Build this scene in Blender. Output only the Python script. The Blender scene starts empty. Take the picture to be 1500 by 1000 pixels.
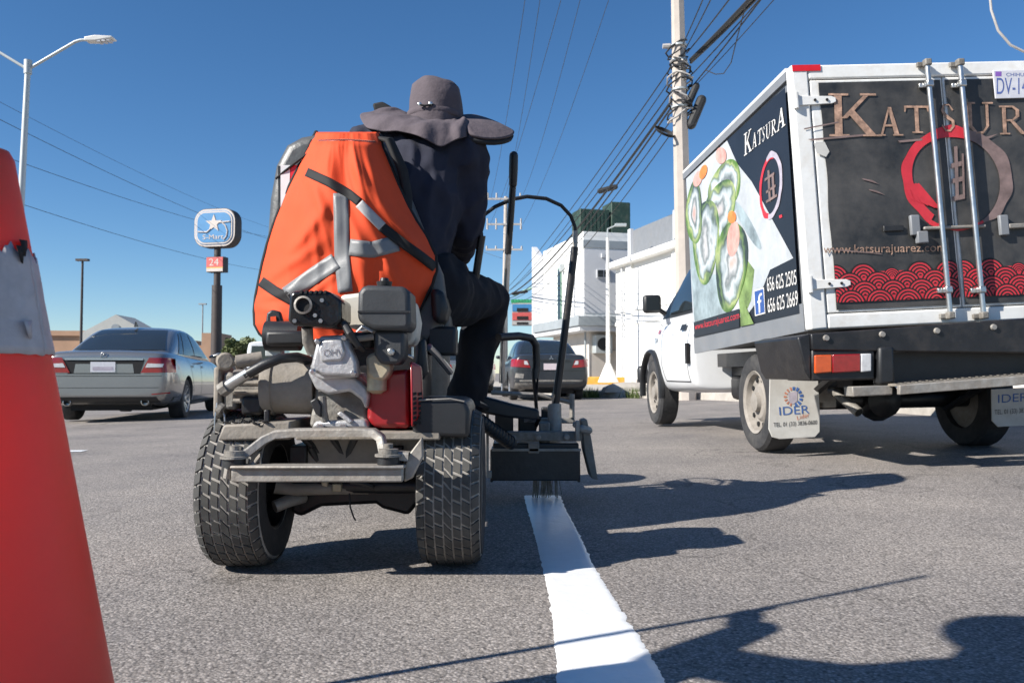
import bpy, bmesh, math, random
from mathutils import Vector, Matrix, noise
from mathutils.bvhtree import BVHTree
R = math.radians
S = bpy.context.scene
C = S.collection
random.seed(7)

# ------------------------------------------------------------------ camera, sky, sun, exposure
F, CH, CP = 1211.0, 0.57, R(2.2)
cd = bpy.data.cameras.new('camera'); cam = bpy.data.objects.new('camera', cd); C.objects.link(cam)
cam.location = (0, 0, CH); cam.rotation_euler = (R(90) + CP, 0, 0)
cd.sensor_width = 22.3; cd.lens = 22.3 * F / 1500; cd.clip_start = 0.05; cd.clip_end = 6000
cd.dof.use_dof = True; cd.dof.focus_distance = 2.6; cd.dof.aperture_fstop = 6.3
S.camera = cam
SUN_AZ, SUN_EL = R(27), R(33.5)          # the light travels towards +X, 27 degrees turned to +Y
w = bpy.data.worlds.new('World'); S.world = w; w.use_nodes = True
nt = w.node_tree; bg = nt.nodes['Background']
sky = nt.nodes.new('ShaderNodeTexSky'); sky.sky_type = 'NISHITA'; sky.sun_disc = False
sky.sun_elevation = SUN_EL; sky.sun_rotation = math.atan2(-math.cos(SUN_AZ), -math.sin(SUN_AZ))
sky.altitude = 1100; sky.air_density = 1.0; sky.dust_density = 0.0; sky.ozone_density = 4.5
hs_ = nt.nodes.new('ShaderNodeHueSaturation'); hs_.inputs['Saturation'].default_value = 1.16
nt.links.new(sky.outputs[0], hs_.inputs['Color']); nt.links.new(hs_.outputs['Color'], bg.inputs[0]); bg.inputs[1].default_value = 0.077
sd = bpy.data.lights.new('sun', 'SUN'); sd.energy = 5.0; sd.angle = R(0.5); sd.color = (1, 0.95, 0.87)
so = bpy.data.objects.new('sun', sd); C.objects.link(so); so.location = (-20, -12, 20)
LD = Vector((math.cos(SUN_AZ) * math.cos(SUN_EL), math.sin(SUN_AZ) * math.cos(SUN_EL), -math.sin(SUN_EL)))
so.rotation_euler = LD.to_track_quat('-Z', 'Y').to_euler()
S.view_settings.view_transform = 'Standard'; S.view_settings.look = 'None'
S.view_settings.exposure = 0.75; S.view_settings.gamma = 1

# ------------------------------------------------------------------ pixel helpers (1500x1000 photograph)
def ray(u, v):
    a = (u - 750) / F; b = -(v - 500) / F
    return Vector((a, math.cos(CP) - math.sin(CP) * b, math.sin(CP) + math.cos(CP) * b))
def at(u, v, Y):
    d = ray(u, v); d = d * (Y / d.y); return Vector((d.x, d.y, d.z + CH))
def gnd(u, v, z=0.0):
    d = ray(u, v); d = d * ((z - CH) / d.z); return Vector((d.x, d.y, z))
def hz(x, y):
    z = 0.0
    if x > 0.6: z += 0.026 * (min(x, 9) - 0.6)
    if x < -1.5: z += 0.026 * (max(x, -14) + 1.5)
    if y > 7: z -= 0.004 * (min(y, 25) - 7)
    return z

# ------------------------------------------------------------------ materials
def mat(name, col, rough=0.6, metal=0.0, var=0.18, scale=6.0, bump=0.0, bscale=60.0, dust=0.0, dustcol=(0.30, 0.26, 0.21), coat=0.0, dscale=5.0, emit=None, trans=0.0, spec=0.5):
    m = bpy.data.materials.new(name); m.use_nodes = True
    n = m.node_tree.nodes; l = m.node_tree.links; b = n['Principled BSDF']
    b.inputs['Roughness'].default_value = rough; b.inputs['Metallic'].default_value = metal
    b.inputs['Coat Weight'].default_value = coat; b.inputs['Coat Roughness'].default_value = 0.06
    b.inputs['Specular IOR Level'].default_value = spec
    if trans: b.inputs['Transmission Weight'].default_value = trans
    tc = n.new('ShaderNodeTexCoord')
    nz = n.new('ShaderNodeTexNoise'); nz.inputs['Scale'].default_value = scale; nz.inputs['Detail'].default_value = 6; nz.inputs['Roughness'].default_value = 0.65
    l.new(tc.outputs['Object'], nz.inputs['Vector'])
    cr = n.new('ShaderNodeValToRGB')
    cr.color_ramp.elements[0].position = 0.3; cr.color_ramp.elements[1].position = 0.72
    cr.color_ramp.elements[0].color = tuple(c * (1 - var) for c in col) + (1,)
    cr.color_ramp.elements[1].color = tuple(min(1, c * (1 + var)) for c in col) + (1,)
    l.new(nz.outputs['Fac'], cr.inputs['Fac']); out = cr.outputs['Color']
    if dust:
        n2 = n.new('ShaderNodeTexNoise'); n2.inputs['Scale'].default_value = dscale; n2.inputs['Detail'].default_value = 8; n2.inputs['Roughness'].default_value = 0.7
        l.new(tc.outputs['Object'], n2.inputs['Vector'])
        r2 = n.new('ShaderNodeValToRGB'); r2.color_ramp.elements[0].position = 0.62 - 0.4 * dust; r2.color_ramp.elements[1].position = 0.95 - 0.35 * dust
        r2.color_ramp.elements[1].color = (dust, dust, dust, 1)
        l.new(n2.outputs['Fac'], r2.inputs['Fac'])
        mx = n.new('ShaderNodeMix'); mx.data_type = 'RGBA'; mx.inputs['B'].default_value = tuple(dustcol) + (1,)
        l.new(r2.outputs['Color'], mx.inputs['Factor']); l.new(out, mx.inputs['A']); out = mx.outputs['Result']
        mr = n.new('ShaderNodeMapRange'); mr.inputs['To Min'].default_value = rough; mr.inputs['To Max'].default_value = min(1, rough + 0.4)
        l.new(r2.outputs['Color'], mr.inputs['Value']); l.new(mr.outputs['Result'], b.inputs['Roughness'])
    l.new(out, b.inputs['Base Color'])
    if bump:
        n3 = n.new('ShaderNodeTexNoise'); n3.inputs['Scale'].default_value = bscale; n3.inputs['Detail'].default_value = 4
        l.new(tc.outputs['Object'], n3.inputs['Vector'])
        bp = n.new('ShaderNodeBump'); bp.inputs['Strength'].default_value = bump; bp.inputs['Distance'].default_value = 0.01
        l.new(n3.outputs['Fac'], bp.inputs['Height']); l.new(bp.outputs['Normal'], b.inputs['Normal'])
    if emit: b.inputs['Emission Color'].default_value = tuple(emit) + (1,); b.inputs['Emission Strength'].default_value = 1
    return m

def asphalt():
    m = bpy.data.materials.new('asphalt'); m.use_nodes = True
    n = m.node_tree.nodes; l = m.node_tree.links; b = n['Principled BSDF']; b.inputs['Roughness'].default_value = 0.82
    b.inputs['Specular IOR Level'].default_value = 0.3
    tc = n.new('ShaderNodeTexCoord')
    vo = n.new('ShaderNodeTexVoronoi'); vo.inputs['Scale'].default_value = 150; l.new(tc.outputs['Object'], vo.inputs['Vector'])
    v2 = n.new('ShaderNodeTexVoronoi'); v2.inputs['Scale'].default_value = 75; l.new(tc.outputs['Object'], v2.inputs['Vector'])
    nz = n.new('ShaderNodeTexNoise'); nz.inputs['Scale'].default_value = 0.9; nz.inputs['Detail'].default_value = 9; nz.inputs['Roughness'].default_value = 0.62; l.new(tc.outputs['Object'], nz.inputs['Vector'])
    nf = n.new('ShaderNodeTexNoise'); nf.inputs['Scale'].default_value = 210; nf.inputs['Detail'].default_value = 3; l.new(tc.outputs['Object'], nf.inputs['Vector'])
    # stones: grey with random value, dark binder between
    hs = n.new('ShaderNodeSeparateColor'); l.new(vo.outputs['Color'], hs.inputs[0])
    r1 = n.new('ShaderNodeValToRGB'); e = r1.color_ramp.elements
    e[0].position = 0.0; e[0].color = (0.24, 0.222, 0.206, 1); e[1].position = 1.0; e[1].color = (0.46, 0.425, 0.397, 1)
    k = e.new(0.6); k.color = (0.315, 0.287, 0.267, 1)
    l.new(hs.outputs[0], r1.inputs['Fac'])
    r2 = n.new('ShaderNodeValToRGB'); r2.color_ramp.elements[0].position = 0.25; r2.color_ramp.elements[1].position = 0.75
    r2.color_ramp.elements[0].color = (1, 1, 1, 1); r2.color_ramp.elements[1].color = (0.50, 0.50, 0.50, 1)
    mp = n.new('ShaderNodeMath'); mp.operation = 'MULTIPLY'; mp.inputs[1].default_value = 1.0
    l.new(vo.outputs['Distance'], mp.inputs[0]); l.new(mp.outputs[0], r2.inputs['Fac'])
    m1 = n.new('ShaderNodeMix'); m1.data_type = 'RGBA'; m1.blend_type = 'MULTIPLY'; m1.inputs['Factor'].default_value = 0.85
    l.new(r1.outputs['Color'], m1.inputs['A']); l.new(r2.outputs['Color'], m1.inputs['B'])
    r3 = n.new('ShaderNodeValToRGB'); r3.color_ramp.elements[0].position = 0.3; r3.color_ramp.elements[1].position = 0.75
    r3.color_ramp.elements[0].color = (0.72, 0.72, 0.74, 1); r3.color_ramp.elements[1].color = (1.22, 1.19, 1.15, 1)
    l.new(nz.outputs['Fac'], r3.inputs['Fac'])
    m2 = n.new('ShaderNodeMix'); m2.data_type = 'RGBA'; m2.blend_type = 'MULTIPLY'; m2.inputs['Factor'].default_value = 1
    l.new(m1.outputs['Result'], m2.inputs['A']); l.new(r3.outputs['Color'], m2.inputs['B'])
    # cracks
    vc = n.new('ShaderNodeTexVoronoi'); vc.feature = 'DISTANCE_TO_EDGE'; vc.inputs['Scale'].default_value = 0.55
    nd = n.new('ShaderNodeTexNoise'); nd.inputs['Scale'].default_value = 2.2; nd.inputs['Detail'].default_value = 7; l.new(tc.outputs['Object'], nd.inputs['Vector'])
    va = n.new('ShaderNodeVectorMath'); va.operation = 'MULTIPLY_ADD'; va.inputs[1].default_value = (1.3, 1.3, 0)
    l.new(nd.outputs['Color'], va.inputs[0]); l.new(tc.outputs['Object'], va.inputs[2]); l.new(va.outputs[0], vc.inputs['Vector'])
    rc = n.new('ShaderNodeValToRGB'); rc.color_ramp.elements[0].position = 0.0; rc.color_ramp.elements[1].position = 0.006
    rc.color_ramp.elements[0].color = (0.45, 0.45, 0.45, 1); rc.color_ramp.elements[1].color = (1, 1, 1, 1)
    l.new(vc.outputs['Distance'], rc.inputs['Fac'])
    m3 = n.new('ShaderNodeMix'); m3.data_type = 'RGBA'; m3.blend_type = 'MULTIPLY'; m3.inputs['Factor'].default_value = 0.8
    l.new(m2.outputs['Result'], m3.inputs['A']); l.new(rc.outputs['Color'], m3.inputs['B'])
    vp = n.new('ShaderNodeTexVoronoi'); vp.inputs['Scale'].default_value = 95; l.new(tc.outputs['Object'], vp.inputs['Vector'])
    sp = n.new('ShaderNodeSeparateColor'); l.new(vp.outputs['Color'], sp.inputs[0])
    g1 = n.new('ShaderNodeMath'); g1.operation = 'GREATER_THAN'; g1.inputs[1].default_value = 0.80; l.new(sp.outputs[1], g1.inputs[0])
    g2 = n.new('ShaderNodeMath'); g2.operation = 'LESS_THAN'; g2.inputs[1].default_value = 0.42; l.new(vp.outputs['Distance'], g2.inputs[0])
    g3 = n.new('ShaderNodeMath'); g3.operation = 'MULTIPLY'; l.new(g1.outputs[0], g3.inputs[0]); l.new(g2.outputs[0], g3.inputs[1])
    g4 = n.new('ShaderNodeMath'); g4.operation = 'MULTIPLY'; g4.inputs[1].default_value = 0.62; l.new(g3.outputs[0], g4.inputs[0])
    m4 = n.new('ShaderNodeMix'); m4.data_type = 'RGBA'; m4.inputs['B'].default_value = (0.05, 0.045, 0.042, 1)
    l.new(g4.outputs[0], m4.inputs['Factor']); l.new(m3.outputs['Result'], m4.inputs['A'])
    l.new(m4.outputs['Result'], b.inputs['Base Color'])
    ad = n.new('ShaderNodeMath'); ad.operation = 'ADD'; l.new(vo.outputs['Distance'], ad.inputs[0]); l.new(v2.outputs['Distance'], ad.inputs[1])
    a2 = n.new('ShaderNodeMath'); a2.operation = 'ADD'; l.new(ad.outputs[0], a2.inputs[0]); l.new(nf.outputs['Fac'], a2.inputs[1])
    bp = n.new('ShaderNodeBump'); bp.inputs['Strength'].default_value = 0.5; bp.inputs['Distance'].default_value = 0.003; bp.invert = True
    l.new(a2.outputs[0], bp.inputs['Height']); l.new(bp.outputs['Normal'], b.inputs['Normal'])
    return m

M = dict(
 asphalt=asphalt(),
 paint=mat('wet_line_paint', (0.80, 0.80, 0.79), 0.35, var=0.05, scale=14, bump=0.12, bscale=45, spec=0.6),
 concrete=mat('concrete', (0.40, 0.37, 0.33), 0.85, var=0.25, scale=3, bump=0.3, bscale=40, dust=0.4, dustcol=(0.25, 0.2, 0.15)),
 kerbyellow=mat('yellow_kerb_paint', (0.62, 0.33, 0.04), 0.7, var=0.25, scale=4, dust=0.4, dustcol=(0.4, 0.36, 0.3)),
 dirt=mat('bare_ground', (0.26, 0.21, 0.16), 0.95, var=0.3, scale=0.4, bump=0.4, bscale=8),
 orange=mat('vest_orange', (0.70, 0.066, 0.012), 0.8, var=0.07, scale=9, bump=0.12, bscale=500),
 tape=mat('reflective_tape', (0.185, 0.19, 0.195), 0.45, var=0.1, scale=20, bump=0.1, bscale=300),
 trim=mat('black_webbing', (0.009, 0.009, 0.010), 0.8, var=0.2, scale=40),
 whitetag=mat('white_tag', (0.42, 0.41, 0.40), 0.7, var=0.15, scale=30),
 cone=mat('cone_red', (0.95, 0.060, 0.034), 0.5, var=0.05, scale=5, bump=0.08, bscale=25, dust=0.12, dustcol=(0.30, 0.03, 0.022), dscale=6),
 collar=mat('cone_sleeve', (0.50, 0.47, 0.48), 0.55, var=0.22, scale=14, bump=0.25, bscale=40, dust=0.4, dustcol=(0.33, 0.28, 0.28)),
 rubber=mat('tyre_rubber', (0.030, 0.030, 0.032), 0.78, var=0.25, scale=14, bump=0.2, bscale=60, dust=0.38, dustcol=(0.16, 0.145, 0.125), dscale=7),
 groove=mat('dusty_tyre_grooves', (0.30, 0.28, 0.255), 0.95, var=0.35, scale=20),
 block=mat('tread_block', (0.048, 0.047, 0.045), 0.75, var=0.3, scale=20, dust=0.5, dustcol=(0.15, 0.14, 0.12), dscale=9),
 black=mat('black_plastic', (0.016, 0.017, 0.019), 0.45, var=0.25, scale=12, bump=0.06, bscale=200, dust=0.25, dustcol=(0.10, 0.09, 0.08)),
 blackmetal=mat('black_painted_steel', (0.014, 0.014, 0.016), 0.38, var=0.3, scale=16, bump=0.12, bscale=60, dust=0.35, dustcol=(0.10, 0.085, 0.07), dscale=9),
 gloss=mat('glossy_black_enamel', (0.010, 0.010, 0.011), 0.22, var=0.3, scale=14, bump=0.25, bscale=25, dust=0.25, dustcol=(0.06, 0.05, 0.04), dscale=14),
 greyplastic=mat('charcoal_plastic', (0.035, 0.038, 0.042), 0.5, var=0.2, scale=14, bump=0.08, bscale=160, dust=0.25, dustcol=(0.12, 0.11, 0.1)),
 alu=mat('cast_aluminium', (0.50, 0.50, 0.51), 0.42, metal=0.55, var=0.2, scale=14, bump=0.2, bscale=90, dust=0.5, dustcol=(0.20, 0.17, 0.14), dscale=12),
 grime=mat('grimy_casting', (0.27, 0.26, 0.24), 0.6, metal=0.3, var=0.35, scale=16, bump=0.35, bscale=70, dust=0.7, dustcol=(0.13, 0.105, 0.08), dscale=14),
 dusty=mat('dusty_steel', (0.23, 0.21, 0.185), 0.7, metal=0.15, var=0.28, scale=12, bump=0.25, bscale=60, dust=0.65, dustcol=(0.30, 0.255, 0.20), dscale=8),
 worn=mat('worn_steel_bar', (0.33, 0.315, 0.29), 0.5, metal=0.35, var=0.28, scale=14, bump=0.2, bscale=70, dust=0.6, dustcol=(0.20, 0.155, 0.115), dscale=10),
 chrome=mat('bright_steel', (0.55, 0.55, 0.54), 0.28, metal=0.9, var=0.15, scale=20, dust=0.4, dustcol=(0.2, 0.17, 0.14)),
 engred=mat('engine_red', (0.30, 0.010, 0.014), 0.33, var=0.2, scale=7, coat=0.3, dust=0.4, dustcol=(0.13, 0.04, 0.035), dscale=9),
 cream=mat('cream_tank', (0.62, 0.58, 0.50), 0.4, var=0.12, scale=8, dust=0.4, dustcol=(0.3, 0.26, 0.2)),
 brass=mat('dirty_brass', (0.42, 0.36, 0.25), 0.5, metal=0.4, var=0.25, scale=25, dust=0.5),
 vinyl=mat('grey_vinyl', (0.085, 0.088, 0.088), 0.42, var=0.2, scale=8, bump=0.15, bscale=60, dust=0.45, dustcol=(0.16, 0.15, 0.14)),
 redstrip=mat('red_reflector', (0.62, 0.015, 0.025), 0.35, var=0.1, scale=20),
 whitestrip=mat('white_reflector', (0.70, 0.70, 0.70), 0.4, var=0.08, scale=20),
 navy=mat('navy_cloth', (0.019, 0.021, 0.038), 0.9, var=0.18, scale=10, bump=0.25, bscale=420),
 trousers=mat('dark_trousers', (0.0085, 0.0088, 0.013), 0.92, var=0.18, scale=10, bump=0.2, bscale=420),
 hat=mat('plum_grey_cloth', (0.092, 0.074, 0.085), 0.9, var=0.15, scale=9, bump=0.5, bscale=28),
 hatdark=mat('hat_lining', (0.02, 0.019, 0.021), 0.9),
 skin=mat('skin', (0.36, 0.19, 0.12), 0.55, var=0.1, scale=12),
 shoe=mat('work_shoe', (0.02, 0.016, 0.013), 0.6),
 white=mat('white_truck_paint', (0.76, 0.77, 0.78), 0.3, var=0.04, scale=3, coat=0.5, dust=0.25, dustcol=(0.5, 0.47, 0.42), dscale=4),
 frame=mat('white_box_frame', (0.76, 0.755, 0.73), 0.45, var=0.08, scale=5, bump=0.05, bscale=30, dust=0.4, dustcol=(0.42, 0.34, 0.25), dscale=9),
 boxgrey=mat('grey_box_panel', (0.19, 0.20, 0.215), 0.5, var=0.1, scale=4, dust=0.3),
 vinylblack=mat('black_vinyl_wrap', (0.022, 0.023, 0.024), 0.45, var=0.35, scale=3.5, bump=0.1, bscale=14, dust=0.65, dustcol=(0.12, 0.112, 0.105), dscale=3.2),
 sideblack=mat('black_side_print', (0.014, 0.016, 0.022), 0.4, var=0.15, scale=3),
 copper=mat('worn_copper_print', (0.50, 0.31, 0.22), 0.6, var=0.5, scale=26, dust=0.7, dustcol=(0.05, 0.035, 0.03), dscale=20),
 printred=mat('red_print', (0.55, 0.03, 0.045), 0.5, var=0.15, scale=12),
 printgrey=mat('grey_brush_print', (0.20, 0.14, 0.13), 0.6, var=0.35, scale=10, dust=0.4, dustcol=(0.07, 0.05, 0.05), dscale=14),
 printlilac=mat('lilac_print', (0.42, 0.38, 0.44), 0.5, var=0.25, scale=14),
 printwhite=mat('white_print', (0.68, 0.66, 0.63), 0.5, var=0.12, scale=14),
 sushiwhite=mat('photo_print_white', (0.50, 0.52, 0.54), 0.45, var=0.2, scale=3.0, dust=0.55, dustcol=(0.20, 0.25, 0.28), dscale=2.2),
 sushigreen=mat('photo_print_green', (0.17, 0.25, 0.08), 0.45, var=0.55, scale=7),
 sushidark=mat('photo_print_dark', (0.05, 0.075, 0.07), 0.45, var=0.8, scale=8),
 sushipink=mat('photo_print_pink', (0.62, 0.33, 0.28), 0.45, var=0.35, scale=11),
 sushiorange=mat('photo_print_orange', (0.75, 0.22, 0.05), 0.45, var=0.3, scale=11),
 sushiyellow=mat('photo_print_lime', (0.48, 0.54, 0.14), 0.45, var=0.5, scale=6),
 sushibluegrey=mat('photo_print_bluegrey', (0.27, 0.33, 0.35), 0.45, var=0.5, scale=5),
 fbblue=mat('blue_print', (0.035, 0.09, 0.30), 0.4, var=0.1, scale=10),
 iderblue=mat('faded_blue_print', (0.05, 0.12, 0.34), 0.6, var=0.3, scale=30),
 iderorange=mat('faded_orange_print', (0.55, 0.22, 0.14), 0.6, var=0.3, scale=30),
 flap=mat('white_mud_flap', (0.55, 0.54, 0.51), 0.7, var=0.12, scale=6, dust=0.5, dustcol=(0.36, 0.32, 0.27), dscale=5),
 rim=mat('dusty_white_rim', (0.30, 0.275, 0.245), 0.65, var=0.25, scale=14, dust=0.65, dustcol=(0.16, 0.135, 0.11), dscale=12),
 alloy=mat('alloy_rim', (0.42, 0.43, 0.44), 0.35, metal=0.7, var=0.1, scale=10),
 redlens=mat('red_lens', (0.27, 0.010, 0.013), 0.18, var=0.2, scale=30, coat=0.6),
 orangelens=mat('amber_lens', (0.55, 0.08, 0.015), 0.18, var=0.15, scale=30, coat=0.6),
 clearlens=mat('clear_lens', (0.55, 0.55, 0.56), 0.18, var=0.15, scale=30, coat=0.6),
 silver=mat('silver_car_paint', (0.30, 0.298, 0.29), 0.27, metal=0.7, var=0.04, scale=3, coat=0.8),
 darkcar=mat('dark_grey_car_paint', (0.035, 0.040, 0.047), 0.3, metal=0.3, var=0.15, scale=3, coat=0.6, dust=0.3, dustcol=(0.11, 0.10, 0.09), dscale=2),
 glass=mat('car_glass', (0.020, 0.026, 0.030), 0.05, var=0.1, scale=2, spec=0.8),
 plate=mat('number_plate', (0.58, 0.58, 0.62), 0.45, var=0.1, scale=40),
 platepink=mat('faded_number_plate', (0.62, 0.53, 0.55), 0.45, var=0.1, scale=40),
 plateblue=mat('plate_blue_print', (0.09, 0.13, 0.34), 0.5, var=0.2, scale=30),
 purple=mat('plate_purple_print', (0.22, 0.10, 0.40), 0.5),
 seam=mat('dark_seam', (0.008, 0.008, 0.009), 0.8),
 wallwhite=mat('white_render_wall', (0.77, 0.765, 0.74), 0.85, var=0.05, scale=0.7, bump=0.1, bscale=12, dust=0.15, dustcol=(0.55, 0.52, 0.47), dscale=0.8),
 wallgrey=mat('grey_render_wall', (0.54, 0.55, 0.57), 0.85, var=0.06, scale=0.7, bump=0.1, bscale=12, dust=0.2, dustcol=(0.4, 0.38, 0.35), dscale=0.9),
 band=mat('blue_grey_band', (0.27, 0.30, 0.32), 0.8, var=0.1, scale=1.5),
 beige=mat('beige_wall', (0.52, 0.475, 0.43), 0.85, var=0.1, scale=1.5),
 greenframe=mat('green_window_frame', (0.16, 0.28, 0.22), 0.6),
 greenunit=mat('green_cooler_unit', (0.022, 0.052, 0.038), 0.6, var=0.2, scale=3, dust=0.3),
 brick=mat('tan_store_wall', (0.42, 0.26, 0.17), 0.9, var=0.12, scale=0.4),
 stone=mat('pale_gable', (0.45, 0.45, 0.42), 0.9, var=0.1, scale=0.6),
 polecon=mat('concrete_pole', (0.44, 0.39, 0.345), 0.85, var=0.12, scale=2.5, bump=0.15, bscale=20),
 polesteel=mat('galvanised_pole', (0.46, 0.49, 0.49), 0.5, metal=0.3, var=0.08, scale=3),
 polewhite=mat('white_painted_pole', (0.72, 0.71, 0.68), 0.6, var=0.1, scale=3),
 polebrown=mat('dark_brown_pole', (0.055, 0.042, 0.038), 0.6, var=0.15, scale=3),
 cable=mat('black_cable', (0.02, 0.021, 0.023), 0.7),
 wire=mat('thin_wire', (0.05, 0.052, 0.056), 0.7),
 ceramic=mat('pale_insulator', (0.42, 0.40, 0.38), 0.4),
 signblue=mat('sign_blue', (0.055, 0.21, 0.42), 0.45, var=0.1, scale=1.5),
 signpale=mat('sign_pale_rim', (0.52, 0.46, 0.42), 0.5, var=0.08, scale=2),
 signred=mat('sign_red', (0.55, 0.10, 0.09), 0.5, var=0.12, scale=3),
 signyellow=mat('sign_yellow', (0.62, 0.42, 0.12), 0.5),
 signgreen=mat('sign_green', (0.03, 0.28, 0.12), 0.5),
 mintpole=mat('mint_green_mast', (0.30, 0.50, 0.40), 0.5),
 leaf=mat('dusty_leaves', (0.105, 0.125, 0.045), 0.7, var=0.5, scale=0.8),
 leaf2=mat('weed_leaves', (0.09, 0.125, 0.03), 0.7, var=0.4, scale=3),
 bark=mat('bark', (0.10, 0.075, 0.055), 0.9, bump=0.4, bscale=20),
)

b_ = M['cone'].node_tree.nodes['Principled BSDF']           # thin soft plastic lets light through
b_.inputs['Subsurface Weight'].default_value = 0.85; b_.inputs['Subsurface Radius'].default_value = (1.0, 0.22, 0.12); b_.inputs['Subsurface Scale'].default_value = 0.16
def roll_mat():
    m = bpy.data.materials.new('photo_print_roll'); m.use_nodes = True; n = m.node_tree.nodes; l = m.node_tree.links; b = n['Principled BSDF']; b.inputs['Roughness'].default_value = 0.45
    at_ = n.new('ShaderNodeAttribute'); at_.attribute_name = 'rad'; tc = n.new('ShaderNodeTexCoord')
    nz = n.new('ShaderNodeTexNoise'); nz.inputs['Scale'].default_value = 5; nz.inputs['Detail'].default_value = 5; l.new(tc.outputs['Object'], nz.inputs['Vector'])
    ma = n.new('ShaderNodeMath'); ma.operation = 'MULTIPLY_ADD'; ma.inputs[1].default_value = 1.1; l.new(nz.outputs['Fac'], ma.inputs[0])
    sb_ = n.new('ShaderNodeMath'); sb_.operation = 'SUBTRACT'; sb_.inputs[1].default_value = 0.54; l.new(at_.outputs['Fac'], sb_.inputs[0]); l.new(sb_.outputs[0], ma.inputs[2])
    cr = n.new('ShaderNodeValToRGB'); e = cr.color_ramp.elements; e[0].position = 0; e[0].color = (0.5, 0.30, 0.26, 1); e[1].position = 1; e[1].color = (0.10, 0.2, 0.03, 1)
    for p, c in ((0.16, (0.46, 0.42, 0.4)), (0.3, (0.09, 0.11, 0.11)), (0.42, (0.33, 0.38, 0.38)), (0.55, (0.6, 0.62, 0.62)), (0.68, (0.42, 0.48, 0.48)), (0.76, (0.16, 0.21, 0.16)), (0.84, (0.36, 0.42, 0.17)), (0.92, (0.20, 0.28, 0.09))):
        k = e.new(p); k.color = c + (1,)
    l.new(ma.outputs[0], cr.inputs['Fac'])
    c2 = n.new('ShaderNodeValToRGB'); e = c2.color_ramp.elements; e[0].position = 0; e[0].color = (0.55, 0.36, 0.30, 1); e[1].position = 1; e[1].color = (0.03, 0.045, 0.04, 1)
    for p, c in ((0.2, (0.5, 0.5, 0.5)), (0.36, (0.16, 0.18, 0.18)), (0.5, (0.5, 0.53, 0.54)), (0.66, (0.25, 0.3, 0.31)), (0.8, (0.05, 0.07, 0.065)), (0.9, (0.12, 0.19, 0.07))):
        k = e.new(p); k.color = c + (1,)
    l.new(ma.outputs[0], c2.inputs['Fac'])
    n2 = n.new('ShaderNodeTexNoise'); n2.inputs['Scale'].default_value = 2.6; n2.inputs['Detail'].default_value = 3; l.new(tc.outputs['Object'], n2.inputs['Vector'])
    rr_ = n.new('ShaderNodeValToRGB'); rr_.color_ramp.elements[0].position = 0.42; rr_.color_ramp.elements[1].position = 0.6; l.new(n2.outputs['Fac'], rr_.inputs['Fac'])
    mx = n.new('ShaderNodeMix'); mx.data_type = 'RGBA'; l.new(rr_.outputs['Color'], mx.inputs['Factor']); l.new(cr.outputs['Color'], mx.inputs['A']); l.new(c2.outputs['Color'], mx.inputs['B'])
    l.new(mx.outputs['Result'], b.inputs['Base Color']); return m
M['roll'] = roll_mat()
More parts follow.
